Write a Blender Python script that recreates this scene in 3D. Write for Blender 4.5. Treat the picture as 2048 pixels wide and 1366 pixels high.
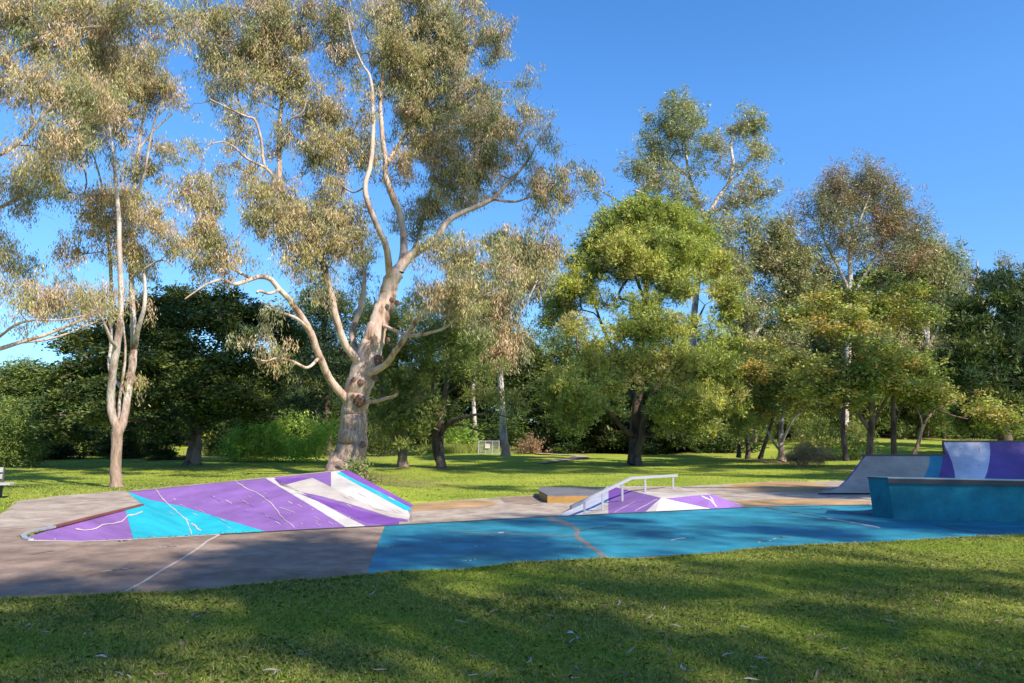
import bpy, bmesh, math, random
import numpy as np
from mathutils import Vector, Matrix
for o in list(bpy.data.objects): bpy.data.objects.remove(o, do_unlink=True)
sc = bpy.context.scene
C = sc.collection
R = math.radians
rng = np.random.default_rng(7)
random.seed(7)

# ---------------------------------------------------------------- camera, sky, sun, exposure
F = 1479.0; EYE = 1.6; PITCH = math.atan((855 - 683) / F)
cam = bpy.data.cameras.new('camera'); camo = bpy.data.objects.new('camera', cam); C.objects.link(camo)
cam.sensor_width = 36; cam.lens = 36 * F / 2048; cam.clip_end = 2000; cam.clip_start = 0.1
camo.location = (0, 0, EYE); camo.rotation_euler = (math.pi / 2 + PITCH, 0, 0)
sc.camera = camo
SUN_EL, SUN_AZ = R(40), R(136)                       # azimuth clockwise from +Y
SUN = Vector((math.sin(SUN_AZ) * math.cos(SUN_EL), math.cos(SUN_AZ) * math.cos(SUN_EL), math.sin(SUN_EL)))
w = bpy.data.worlds.new('World'); sc.world = w; w.use_nodes = True
nt = w.node_tree; bg = nt.nodes['Background']
sky = nt.nodes.new('ShaderNodeTexSky'); sky.sky_type = 'NISHITA'; sky.sun_disc = False
sky.sun_elevation = SUN_EL; sky.sun_rotation = SUN_AZ; sky.air_density = 1.0; sky.dust_density = 0.3; sky.ozone_density = 2.5
hs = nt.nodes.new('ShaderNodeHueSaturation'); hs.inputs['Saturation'].default_value = 1.30; hs.inputs['Value'].default_value = 1.15; hs.inputs['Hue'].default_value = .506
tcw = nt.nodes.new('ShaderNodeTexCoord'); sxw = nt.nodes.new('ShaderNodeSeparateXYZ'); nt.links.new(tcw.outputs['Generated'], sxw.inputs[0])
rw = nt.nodes.new('ShaderNodeValToRGB'); rw.color_ramp.elements[0].color = (.30, .52, .74, 1); rw.color_ramp.elements[1].color = (1, 1, 1, 1); rw.color_ramp.elements[1].position = .38
mw = nt.nodes.new('ShaderNodeMix'); mw.data_type = 'RGBA'; mw.blend_type = 'MULTIPLY'; mw.inputs[0].default_value = 1
nt.links.new(sxw.outputs[2], rw.inputs[0]); nt.links.new(sky.outputs[0], hs.inputs['Color']); nt.links.new(hs.outputs[0], mw.inputs[6]); nt.links.new(rw.outputs[0], mw.inputs[7]); nt.links.new(mw.outputs[2], bg.inputs[0])
bg.inputs[1].default_value = 0.128
sl = bpy.data.lights.new('sun', 'SUN'); sl.energy = 5.0; sl.angle = R(0.53); sl.color = (1, 0.91, 0.78)
so = bpy.data.objects.new('sun', sl); C.objects.link(so)
so.rotation_euler = SUN.to_track_quat('Z', 'Y').to_euler(); so.location = (30, -20, 40)
sc.view_settings.view_transform = 'Standard'; sc.view_settings.look = 'None'
sc.view_settings.exposure = 0.84; sc.view_settings.gamma = 1
sc.cycles.max_bounces = 6; sc.cycles.diffuse_bounces = 3; sc.cycles.transmission_bounces = 3
sc.cycles.transparent_max_bounces = 4; sc.cycles.glossy_bounces = 2

# ---------------------------------------------------------------- projection helpers (photo pixel -> place in the world)
cp, sp = math.cos(PITCH), math.sin(PITCH)
def ray(px, py):
    u = (px - 1024) / F; v = (683 - py) / F
    return Vector((u, cp - v * sp, sp + v * cp))
def P(px, py, Y):
    d = ray(px, py); return Vector((0, 0, EYE)) + d * (Y / d.y)
def G(px, py, z=0.0):
    d = ray(px, py); return Vector((0, 0, EYE)) + d * ((z - EYE) / d.z)
def proj(p):
    x, y, z = p[0], p[1], p[2] - EYE
    dep = y * cp + z * sp; v = -y * sp + z * cp
    return (1024 + F * x / dep, 683 - F * v / dep)

# ---------------------------------------------------------------- object helpers
def tag(o, label=None, cat=None, group=None, kind=None):
    if label: o['label'] = label
    if cat: o['category'] = cat
    if group: o['group'] = group
    if kind: o['kind'] = kind
    return o
def empty(name, loc, **k):
    o = bpy.data.objects.new(name, None); C.objects.link(o); o.location = loc; o.empty_display_size = .2
    return tag(o, **k)
def link(name, me, parent=None):
    o = bpy.data.objects.new(name, me); C.objects.link(o)
    if parent: o.parent = parent
    return o
def nmesh(name, V, Q, mats, cols=None, midx=None, smooth=False):
    """numpy mesh; Q is (n,k) faces of one size"""
    me = bpy.data.meshes.new(name)
    V = np.asarray(V, np.float32); Q = np.asarray(Q, np.int32); n, k = Q.shape
    me.vertices.add(len(V)); me.vertices.foreach_set('co', V.ravel())
    me.loops.add(n * k); me.loops.foreach_set('vertex_index', Q.ravel())
    me.polygons.add(n); me.polygons.foreach_set('loop_start', np.arange(0, n * k, k, dtype=np.int32))
    me.polygons.foreach_set('loop_total', np.full(n, k, np.int32))
    if midx is not None: me.polygons.foreach_set('material_index', np.asarray(midx, np.int32))
    if smooth: me.polygons.foreach_set('use_smooth', np.ones(n, bool))
    if cols is not None:
        a = me.color_attributes.new('tint', 'FLOAT_COLOR', 'POINT')
        c4 = np.ones((len(V), 4), np.float32); c4[:, :3] = cols; a.data.foreach_set('color', c4.ravel())
    for m in (mats if isinstance(mats, (list, tuple)) else [mats]): me.materials.append(m)
    me.update(calc_edges=True)
    return me
class MB:
    """mixed mesh builder with material slots"""
    def __init__(s): s.V = []; s.Fc = []; s.M = []; s.mats = []
    def mi(s, m):
        if m not in s.mats: s.mats.append(m)
        return s.mats.index(m)
    def face(s, pts, m):
        b = len(s.V); s.V += [tuple(p) for p in pts]; s.Fc.append(list(range(b, b + len(pts)))); s.M.append(s.mi(m))
    def grid(s, rows, m):
        b = len(s.V); n = len(rows[0])
        for r in rows: s.V += [tuple(p) for p in r]
        for i in range(len(rows) - 1):
            for j in range(n - 1):
                s.Fc.append([b + i * n + j, b + i * n + j + 1, b + (i + 1) * n + j + 1, b + (i + 1) * n + j]); s.M.append(s.mi(m))
    def box(s, c, d, m, rz=0.0, taper=0.0):
        c = Vector(c); X = Vector((math.cos(rz), math.sin(rz), 0)); Y = Vector((-math.sin(rz), math.cos(rz), 0))
        p = []
        for z in (-1, 1):
            k = 1 - (taper if z > 0 else 0)
            for a, b in ((-1, -1), (1, -1), (1, 1), (-1, 1)): p.append(c + X * a * d[0] / 2 * k + Y * b * d[1] / 2 * k + Vector((0, 0, z * d[2] / 2)))
        for f in ((0, 3, 2, 1), (4, 5, 6, 7), (0, 1, 5, 4), (1, 2, 6, 5), (2, 3, 7, 6), (3, 0, 4, 7)): s.face([p[i] for i in f], m)
    def bar(s, a, b, w_, h_, m):
        a, b = Vector(a), Vector(b); d = (b - a).normalized(); X = d.cross(Vector((0, 0, 1)))
        X = Vector((1, 0, 0)) if X.length < .1 else X.normalized(); Z = X.cross(d)
        p = [q + X * i * w_ / 2 + Z * j * h_ / 2 for q in (a, b) for i, j in ((-1, -1), (1, -1), (1, 1), (-1, 1))]
        for f in ((0, 3, 2, 1), (4, 5, 6, 7), (0, 1, 5, 4), (1, 2, 6, 5), (2, 3, 7, 6), (3, 0, 4, 7)): s.face([p[i] for i in f], m)
    def slab(s, pts, depth, m, side=None):
        """polygon top with skirts going down"""
        s.face(pts, m); n = len(pts)
        for i in range(n):
            a, b = Vector(pts[i]), Vector(pts[(i + 1) % n])
            s.face([a, a - Vector((0, 0, depth)), b - Vector((0, 0, depth)), b], side or m)
    def build(s, name, parent=None, bevel=0, weld=False):
        me = bpy.data.meshes.new(name); off = Vector((0, 0, 0))
        if parent is not None: off = parent.location
        me.from_pydata([(v[0] - off[0], v[1] - off[1], v[2] - off[2]) for v in s.V], [], s.Fc)
        for m in s.mats: me.materials.append(m)
        me.polygons.foreach_set('material_index', s.M); me.update()
        if weld or bevel:
            bm = bmesh.new(); bm.from_mesh(me); bmesh.ops.remove_doubles(bm, verts=bm.verts, dist=1e-4)
            if weld: bmesh.ops.recalc_face_normals(bm, faces=bm.faces)
            if bevel:
                es = [e for e in bm.edges if len(e.link_faces) == 2 and e.calc_face_angle(0) > .5]
                bmesh.ops.bevel(bm, geom=es, offset=bevel, segments=2, affect='EDGES')
            bm.to_mesh(me); bm.free()
        return link(name, me, parent)
def clip_tri(poly, tri):
    """clip a 2-D polygon to a 2-D triangle"""
    area = (tri[1][0]-tri[0][0])*(tri[2][1]-tri[0][1])-(tri[1][1]-tri[0][1])*(tri[2][0]-tri[0][0])
    if area < 0: tri = [tri[0], tri[2], tri[1]]
    out = list(poly)
    for i in range(3):
        a, b = tri[i], tri[(i + 1) % 3]
        def side(p): return (b[0]-a[0])*(p[1]-a[1])-(b[1]-a[1])*(p[0]-a[0])
        inp, out = out, []
        for j in range(len(inp)):
            p, q = inp[j - 1], inp[j]; sp_, sq = side(p), side(q)
            if (sp_ >= 0) != (sq >= 0):
                t = sp_ / (sp_ - sq); out.append((p[0] + t * (q[0] - p[0]), p[1] + t * (q[1] - p[1])))
            if sq >= 0: out.append(q)
        if len(out) < 3: return []
    return out
def paint(mb, tris, poly, m, layer=1):
    """a painted area: its outline laid on the surface triangles, a few mm proud"""
    for t in tris:
        t = [Vector(q) for q in t]; n = (t[1] - t[0]).cross(t[2] - t[0]).normalized()
        if n.z < 0: n = -n
        if n.dot(Vector((0, 0, EYE)) - t[0]) < 0: continue
        c = clip_tri(poly, [proj(q) for q in t])
        if len(c) < 3: continue
        pts = []
        for q in c:
            d = ray(*q); o = Vector((0, 0, EYE)); k = (t[0] - o).dot(n) / d.dot(n); pts.append(o + d * k + n * (.002 + .0016 * layer))
        mb.face(pts, m)
def quads(*qs):
    out = []
    for q in qs:
        out.append((q[0], q[1], q[2]))
        if len(q) == 4: out.append((q[0], q[2], q[3]))
    return out
def streak(pts, w_):
    """thin ragged band round a pixel polyline (for a crack)"""
    L, Rr = [], []
    for i, p in enumerate(pts):
        a = pts[max(0, i - 1)]; b = pts[min(len(pts) - 1, i + 1)]
        dx, dy = b[0] - a[0], b[1] - a[1]; l = math.hypot(dx, dy) or 1
        ww = w_ * random.uniform(.5, 1.3) / 2
        L.append((p[0] - dy / l * ww, p[1] + dx / l * ww)); Rr.append((p[0] + dy / l * ww, p[1] - dx / l * ww))
    return [[L[i], L[i + 1], Rr[i + 1], Rr[i]] for i in range(len(pts) - 1)]
def wiggle(pts, step=9, amp=2.0):
    out = []
    for (x0, y0), (x1, y1) in zip(pts[:-1], pts[1:]):
        n = max(1, int(math.hypot(x1 - x0, y1 - y0) / step))
        for i in range(n): out.append((x0 + (x1 - x0) * i / n + random.uniform(-amp, amp), y0 + (y1 - y0) * i / n + random.uniform(-amp, amp) * .4))
    return out + [pts[-1]]

# ---------------------------------------------------------------- materials
def newmat(name, rough=.8):
    m = bpy.data.materials.new(name); m.use_nodes = True; n = m.node_tree; b = n.nodes['Principled BSDF']
    b.inputs['Roughness'].default_value = rough; b.inputs['Specular IOR Level'].default_value = .3
    return m, n, b
def noise(n, scale, detail=6, rough=.6, vec=None, stretch=None):
    t = n.nodes.new('ShaderNodeTexNoise'); t.inputs['Scale'].default_value = scale
    t.inputs['Detail'].default_value = detail; t.inputs['Roughness'].default_value = rough
    if vec is None: vec = n.nodes.new('ShaderNodeTexCoord').outputs['Object']
    if stretch:
        mp = n.nodes.new('ShaderNodeMapping'); mp.inputs['Scale'].default_value = stretch; n.links.new(vec, mp.inputs[0]); vec = mp.outputs[0]
    n.links.new(vec, t.inputs['Vector']); return t.outputs['Fac']
def ramp(n, fac, stops, interp='LINEAR'):
    r = n.nodes.new('ShaderNodeValToRGB'); r.color_ramp.interpolation = interp; e = r.color_ramp.elements
    while len(e) < len(stops): e.new(.5)
    for i, (p, c) in enumerate(stops):
        e[i].position = p; e[i].color = (*c, 1) if len(c) == 3 else c
    n.links.new(fac, r.inputs[0]); return r.outputs[0]
def mix(n, fac, a, b, mode='MIX'):
    x = n.nodes.new('ShaderNodeMix'); x.data_type = 'RGBA'; x.blend_type = mode
    for s, v in ((x.inputs[0], fac), (x.inputs[6], a), (x.inputs[7], b)):
        if isinstance(v, (int, float)): s.default_value = v
        elif isinstance(v, tuple): s.default_value = (*v, 1)
        else: n.links.new(v, s)
    return x.outputs[2]
def bump(n, b, h, strength=.5, dist=.02):
    x = n.nodes.new('ShaderNodeBump'); x.inputs['Strength'].default_value = strength; x.inputs['Distance'].default_value = dist
    n.links.new(h, x.inputs['Height']); n.links.new(x.outputs[0], b.inputs['Normal'])
def paint_mat(name, col, wear=(.45, .40, .36), amt=.35, rough=.6, vary=.18, grime=.35):
    m, n, b = newmat(name, rough)
    a = noise(n, .9, 8, .65); c1 = tuple(v * (1 - vary) for v in col); c2 = tuple(min(1, v * (1 + vary)) for v in col)
    base = ramp(n, a, [(.35, c1), (.65, c2)])
    f = noise(n, 5, 12, .72); sp_ = ramp(n, f, [(.62, (0, 0, 0)), (.72, (1, 1, 1))])
    k = n.nodes.new('ShaderNodeMath'); k.operation = 'MULTIPLY'; n.links.new(sp_, k.inputs[0]); k.inputs[1].default_value = amt
    col_ = mix(n, k.outputs[0], base, wear)
    gm = ramp(n, noise(n, 1.3, 12, .78, stretch=(1, 2.2, 1)), [(.38, (.50, .50, .52)), (.60, (1, 1, 1))]); col_ = mix(n, grime, col_, gm, 'MULTIPLY')
    fine = noise(n, 60, 4, .7); col_ = mix(n, .22, col_, fine, 'OVERLAY')
    n.links.new(col_, b.inputs['Base Color']); bump(n, b, noise(n, 45, 8, .75), .35, .01)
    return m
def concrete_mat(name, c1, c2, c3, seed=0):
    m, n, b = newmat(name, .85)
    a = noise(n, .35, 8, .6, stretch=(1, 1.6, 1)); base = ramp(n, a, [(.3, c1), (.5, c2), (.7, c3)])
    st = ramp(n, noise(n, 2.2, 10, .7), [(.35, (.42, .40, .40)), (.6, (1, 1, 1))]); base = mix(n, .8, base, st, 'MULTIPLY')
    gr = noise(n, 70, 3, .8); base = mix(n, .35, base, gr, 'OVERLAY')
    n.links.new(base, b.inputs['Base Color']); bump(n, b, noise(n, 50, 8, .8), .5, .012)
    return m
M = {}
M['purple'] = paint_mat('purple_paint', (.215, .108, .32), (.46, .38, .44), .6)
M['violet'] = paint_mat('deep_violet_paint', (.17, .065, .30), (.4, .3, .45), .25)
M['purpleshade'] = paint_mat('indigo_paint', (.10, .055, .22), (.3, .25, .35), .15)  # quarter pipe purple with its shade mixed into the colour
M['cyan'] = paint_mat('cyan_paint', (.015, .36, .45), (.45, .52, .50), .40)
M['white'] = paint_mat('white_paint', (.52, .485, .45), (.45, .40, .36), .30)
M['cream'] = paint_mat('cream_paint', (.46, .41, .365), (.42, .38, .34), .40)
M['paleshade'] = paint_mat('shaded_pale_paint', (.42, .43, .52), (.35, .33, .36), .3)  # white and cream in shade, the darkening put into the colour
M['greyramp'] = paint_mat('grey_ramp_paint', (.32, .27, .225), (.38, .30, .28), .25)
M['darkteal'] = paint_mat('dark_teal_paint', (.025, .20, .30), (.15, .25, .28), .3)
M['teal'] = paint_mat('teal_paint', (.008, .175, .225), (.04, .11, .13), .7, vary=.3, grime=.8)
M['blue'] = paint_mat('blue_paint', (.022, .205, .285), (.13, .16, .15), .9, .6, vary=.34, grime=.7)
M['bluedark'] = paint_mat('worn_crack_grey', (.16, .15, .15), (.25, .2, .18), .5)
M['crack'] = paint_mat('pale_crack_filler', (.52, .42, .40), (.6, .5, .45), .5)
M['darkline'] = paint_mat('dark_joint', (.05, .05, .055), (.1, .1, .1), .3)
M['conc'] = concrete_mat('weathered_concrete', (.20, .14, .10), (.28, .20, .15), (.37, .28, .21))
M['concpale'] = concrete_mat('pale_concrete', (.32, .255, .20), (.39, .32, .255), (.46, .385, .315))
M['orange'] = paint_mat('faded_orange_paint', (.40, .25, .12), (.36, .30, .26), 1.0, vary=.3)
M['ochre'] = paint_mat('ochre_paint', (.38, .21, .055), (.12, .08, .05), .8, vary=.3)
M['brick'] = paint_mat('rust_red_coping', (.20, .065, .05), (.08, .05, .05), .6)
M['steel'] = newmat('galvanised_steel', .45)[0]; M['steel'].node_tree.nodes['Principled BSDF'].inputs['Base Color'].default_value = (.38, .385, .40, 1); M['steel'].node_tree.nodes['Principled BSDF'].inputs['Metallic'].default_value = .35
M['coping'] = newmat('dark_steel_coping', .45)[0]; M['coping'].node_tree.nodes['Principled BSDF'].inputs['Base Color'].default_value = (.06, .055, .06, 1)
M['padtop'] = paint_mat('dark_pad_top', (.15, .145, .155), (.3, .28, .26), .5)
M['timber'] = paint_mat('pale_timber', (.40, .39, .35), (.28, .26, .22), .5)

def bark_mat(name, light, mid, dark, low=None, lowh=4.0, sc_=1.0):
    m, n, b = newmat(name, .85)
    tc = n.nodes.new('ShaderNodeTexCoord').outputs['Object']
    a = noise(n, 1.6 * sc_, 8, .62, tc, (1.6, 1.6, .45)); base = ramp(n, a, [(.36, dark), (.44, mid), (.56, light)])
    s2 = ramp(n, noise(n, 7 * sc_, 8, .7, tc, (1.6, 1.6, .18)), [(.35, (.45, .42, .40)), (.55, (1, 1, 1))]); base = mix(n, .55, base, s2, 'MULTIPLY')
    hh = noise(n, 9 * sc_, 8, .75, tc, (2, 2, .3))
    if low:
        sx = n.nodes.new('ShaderNodeSeparateXYZ'); n.links.new(tc, sx.inputs[0])
        ad = n.nodes.new('ShaderNodeMath'); ad.operation = 'MULTIPLY_ADD'; n.links.new(noise(n, .8, 5, .6, tc, (1, 1, .5)), ad.inputs[0]); ad.inputs[1].default_value = lowh; n.links.new(sx.outputs[2], ad.inputs[2])
        fr = n.nodes.new('ShaderNodeMapRange'); n.links.new(ad.outputs[0], fr.inputs[0]); fr.inputs[1].default_value = lowh * .95; fr.inputs[2].default_value = lowh * 1.35; fr.inputs[3].default_value = 1; fr.inputs[4].default_value = 0
        lc = ramp(n, noise(n, 6, 10, .75, tc, (2.2, 2.2, .35)), [(.3, tuple(v * .35 for v in low)), (.5, low), (.68, tuple(min(1, v * 1.7) for v in low))])
        base = mix(n, fr.outputs[0], base, lc)
    n.links.new(base, b.inputs['Base Color']); bump(n, b, hh, .8, .05)
    return m
M['gum'] = bark_mat('gum_bark', (.58, .46, .38), (.44, .30, .23), (.20, .12, .085), (.33, .235, .185), 4.2)
M['gum2'] = bark_mat('slim_gum_bark', (.56, .50, .44), (.40, .31, .26), (.18, .12, .09), (.27, .19, .14), 3.2, 1.6)
M['gumgrey'] = bark_mat('pale_gum_bark', (.60, .55, .52), (.45, .38, .35), (.22, .17, .15), (.36, .24, .19), 1.6)
M['twig'] = bark_mat('grey_twig_bark', (.36, .30, .27), (.24, .18, .155), (.10, .075, .065))
M['dark'] = bark_mat('dark_rough_bark', (.13, .095, .075), (.085, .06, .048), (.03, .022, .018))
M['brown'] = bark_mat('brown_bark', (.27, .19, .15), (.18, .12, .09), (.07, .05, .04))
M['burl'] = bark_mat('burl_bark', (.20, .115, .085), (.13, .07, .05), (.05, .03, .022), sc_=3)

def leaf_mat(name, trans=.35, rough=.5, spec=.35, tmul=(1.25, 1.2, .6)):
    m = bpy.data.materials.new(name); m.use_nodes = True; n = m.node_tree; b = n.nodes['Principled BSDF']; out = n.nodes['Material Output']
    at = n.nodes.new('ShaderNodeAttribute'); at.attribute_name = 'tint'
    n.links.new(at.outputs['Color'], b.inputs['Base Color']); b.inputs['Roughness'].default_value = rough; b.inputs['Specular IOR Level'].default_value = spec
    tr = n.nodes.new('ShaderNodeBsdfTranslucent'); c = mix(n, 1.0, at.outputs['Color'], tmul, 'MULTIPLY'); n.links.new(c, tr.inputs[0])
    ms = n.nodes.new('ShaderNodeMixShader'); ms.inputs[0].default_value = trans
    n.links.new(b.outputs[0], ms.inputs[1]); n.links.new(tr.outputs[0], ms.inputs[2]); n.links.new(ms.outputs[0], out.inputs[0])
    return m
M['leaf'] = leaf_mat('gum_leaves', .25, .45, .45)
M['leafd'] = leaf_mat('broad_leaves', .3, .5, .3)
M['grassblade'] = leaf_mat('grass_blades', .35, .6, .2)

# ---------------------------------------------------------------- world outlines of the park
slab_front = [(-900, 1290), (-300, 1240), (0, 1206), (130, 1198), (300, 1187), (520, 1170), (730, 1150), (960, 1136), (1200, 1120), (1400, 1107), (1600, 1096), (1800, 1086), (2048, 1071), (2500, 1048)]
edge_px = [(60, 1080), (160, 1082), (280, 1077), (440, 1068), (600, 1059), (820, 1048), (1000, 1038), (1200, 1028), (1350, 1021), (1490, 1014), (1600, 1010), (1740, 1009), (1900, 1008), (2300, 1005)]
left_px = [(100, 1056), (45, 1072)]
deck_back = [(285, 1010), (255, 985)]
deck_left = [(250, 981), (117, 992), (31, 1003), (10, 1024), (-20, 1034), (-500, 1056), (-1500, 1100)]
def g2(l, z=0.0): return [G(x, y, z) for x, y in l]
SL = g2(slab_front); ED = g2(edge_px)
slab_poly = SL + list(reversed(ED)) + g2([(45, 1072), (62, 1063), (100, 1056)]) + g2(deck_back) + g2(deck_left)
ZF = -.3
floor_back = [(822, 1006), (930, 999), (1050, 991), (1150, 985), (1290, 976), (1400, 971), (1558, 962), (1621, 963), (1700, 960), (2300, 958)]
FB = g2(floor_back, ZF)
A_ = G(252, 984, 0); C0 = G(285, 1010, 0); C1 = G(100, 1056, 0); TIP = G(45, 1072, 0)
T1_ = P(662, 944, 19.6); TR = P(690, 941, 19.8)
E1 = G(822, 1012, ZF); E2 = G(818, 1045, ZF - .01)
nrm = (T1_ - A_).cross(E2 - A_)
def plane_z(x, y): return A_.z - (nrm.x * (x - A_.x) + nrm.y * (y - A_.y)) / nrm.z
def on_edge(px):
    for (a, b), (wa, wb) in zip(zip(edge_px[:-1], edge_px[1:]), zip(ED[:-1], ED[1:])):
        if a[0] <= px <= b[0]:
            t = (px - a[0]) / (b[0] - a[0]); return wa.lerp(wb, t)
def inpoly(x, y, poly):
    x = np.asarray(x); y = np.asarray(y); c = np.zeros(x.shape, bool); n = len(poly)
    for i in range(n):
        x0, y0 = poly[i][0], poly[i][1]; x1, y1 = poly[i - 1][0], poly[i - 1][1]
        if y0 == y1: continue
        c ^= ((y0 > y) != (y1 > y)) & (x < (x1 - x0) * (y - y0) / (y1 - y0) + x0)
    return c
def polydist(x, y, poly):
    d = np.full(np.shape(x), 1e9); n = len(poly)
    for i in range(n):
        ax, ay = poly[i - 1][0], poly[i - 1][1]; bx, by = poly[i][0], poly[i][1]
        L2 = (bx - ax) ** 2 + (by - ay) ** 2 + 1e-9
        t = np.clip(((x - ax) * (bx - ax) + (y - ay) * (by - ay)) / L2, 0, 1)
        d = np.minimum(d, np.hypot(x - ax - t * (bx - ax), y - ay - t * (by - ay)))
    return d
def sstep(a, b, v):
    t = np.clip((v - a) / (b - a), 0, 1); return t * t * (3 - 2 * t)
pit_poly = [(p.x, p.y) for p in ED] + [(q.x, q.y) for q in reversed(FB)] + [(E1.x, E1.y), (TR.x, TR.y), (T1_.x, T1_.y), (A_.x, A_.y), (C0.x, C0.y), (C1.x, C1.y), (TIP.x + .05, TIP.y)]
bank_poly = [(p.x, p.y) for p in (C1, C0, A_, T1_, TR, E1, E2, on_edge(830), on_edge(500), on_edge(200), on_edge(60))]
slab_p2 = [(p.x, p.y) for p in slab_poly]
def H0(x, y):
    """lawn height"""
    x = np.asarray(x, float); y = np.asarray(y, float)
    dl = y - (12.6 + .36 * (x + 1.7))                       # distance beyond the slab's far edge
    z = -.3 * sstep(-.3, 1.5, dl) * sstep(-9.5, -4.0, x + .25 * (y - 18) * (y < 40))
    z = np.where((x <= -4.0), np.minimum(z, -.3 * sstep(19, 27, y)), z)
    z = z + .06 * np.sin(x * .21 + 1) * np.sin(y * .17) * sstep(24, 34, y)
    z = z + 1.5 * sstep(34, 75, y) * sstep(6, 30, x) + 0.25 * sstep(45, 75, y)
    z = z + .35 * sstep(18, 20.5, y) * sstep(-8.5, -5, x) * sstep(-1.5, -4.4, x) * (1 - sstep(20.8, 24.5, y))
    return z
def HG(x, y): return H0(x, y) + .012 * np.sin(x * 3.1 + 2 * np.sin(y * 1.3)) * np.sin(y * 2.7 + x) + .02 * np.sin(x * .9) * np.sin(y * 1.1)
TREE_BASES = []                                              # (x, y, radius) bare ground rings, filled below

# ---------------------------------------------------------------- concrete slab
def build_slab():
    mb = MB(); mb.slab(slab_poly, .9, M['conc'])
    top = [tuple(p) for p in slab_poly]
    tl = mathutils_tess(slab_poly)
    mb.Fc.pop(0); mb.M.pop(0)
    for t in tl: mb.face([slab_poly[i] for i in t], M['conc'])
    tris = [[slab_poly[i] for i in t] for t in tl]
    blue = [(770, 1051.6), (820, 1049), (1000, 1039), (1200, 1029), (1350, 1022), (1490, 1015), (1600, 1011), (1740, 1010), (1900, 1009), (2300, 1006), (2500, 1046)] + [p for p in reversed(slab_front[7:13])] + [(732, 1150.5)]
    paint(mb, tris, blue, M['blue'], 1)
    for st in streak([(440, 1069), (415, 1082), (395, 1098), (360, 1120), (325, 1140), (285, 1165), (243, 1187)], 4.2): paint(mb, tris, st, M['cream'], 1)
    for l, w_, m in (([(1095, 1036), (1140, 1050), (1160, 1062), (1152, 1072), (1175, 1090), (1195, 1103), (1215, 1118)], 9, 'bluedark'),
                     ([(1160, 1062), (1200, 1055), (1240, 1050)], 1.5, 'darkline'), ([(900, 1064), (1000, 1068), (1080, 1071), (1152, 1073)], 1.6, 'bluedark'),
                     ([(1530, 1016), (1620, 1030), (1655, 1037)], 1.8, 'darkline'), ([(1655, 1037), (1740, 1052), (1760, 1056)], 2.2, 'crack'),
                     ([(1640, 1016), (1700, 1026), (1748, 1029)], 1.5, 'darkline'), ([(1870, 1052), (1960, 1068), (2010, 1066)], 1.5, 'darkline')):
        for st in streak(wiggle(l, 8, 1.5), w_): paint(mb, tris, st, M[m], 2)
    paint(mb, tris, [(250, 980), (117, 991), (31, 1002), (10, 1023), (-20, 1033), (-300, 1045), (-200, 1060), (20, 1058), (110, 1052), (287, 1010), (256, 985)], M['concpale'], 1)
    lip = [(2048, 1046), (1990, 1044), (1985, 1042.5), (2048, 1043)]
    for _ in range(26):
        x, y = random.uniform(60, 2000), random.uniform(1062, 1150); l = random.uniform(12, 70); c_ = random.uniform(-4, 4)
        if not (1052 + (x < 900) * 20 < y < 1205 - x * .062): continue
        for st in streak([(x + l * k / 6, y + c_ * math.sin(k / 6 * 3.1) - l * .02 * k) for k in range(7)], random.uniform(.5, 1.4)): paint(mb, tris, st, M[random.choice(['bluedark', 'darkline', 'crack'])], 2)
    # pale edge of the deck round the bowl
    for st in streak([(60, 1081.2), (160, 1083.4), (280, 1078.6), (440, 1069.4)], 2.4): paint(mb, tris, st, M['cream'], 2)
    for st in streak([(440, 1069.3), (600, 1060.2), (820, 1049.2), (1000, 1039.2), (1200, 1029.2), (1350, 1022.2), (1490, 1015.2), (1740, 1010.2)], 1.4): paint(mb, tris, st, M['darkline'], 3)
    o = mb.build('concrete_pavement'); tag(o, kind='structure')
    # valley floor behind the slab
    mb = MB()
    fl = [Vector((p.x - .3, p.y - .05, ZF)) for p in ED[5:]] + [Vector(q) for q in reversed(FB)] + [Vector(E1), Vector((E2.x - .2, E2.y, ZF))]
    tl = mathutils_tess(fl); ft = [[fl[i] for i in t] for t in tl]
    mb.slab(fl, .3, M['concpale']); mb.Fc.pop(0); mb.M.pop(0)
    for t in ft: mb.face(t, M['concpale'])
    paint(mb, ft, [(824, 1008), (930, 1001), (960, 1001), (1000, 1004), (985, 1012), (900, 1018), (826, 1023)], M['orange'], 1)
    paint(mb, ft, [(1000, 996), (1090, 990), (1110, 1000), (1060, 1010), (1010, 1006)], M['conc'], 1)
    paint(mb, ft, [(1470, 968), (1558, 963), (1620, 965), (1660, 972), (1640, 985), (1560, 984), (1500, 980), (1440, 975)], M['orange'], 1)
    paint(mb, ft, [(1470, 1003), (1560, 997), (1740, 1002), (1740, 1012), (1490, 1012)], M['orange'], 1)
    for st in streak(wiggle([(823, 1008), (822, 1046)], 8, .8), 1.0): paint(mb, ft, st, M['bluedark'], 2)
    o = mb.build('sunken_pavement'); tag(o, kind='structure')
def mathutils_tess(poly):
    from mathutils.geometry import tessellate_polygon
    return tessellate_polygon([[Vector((p[0], p[1], 0)) for p in poly]])

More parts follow.
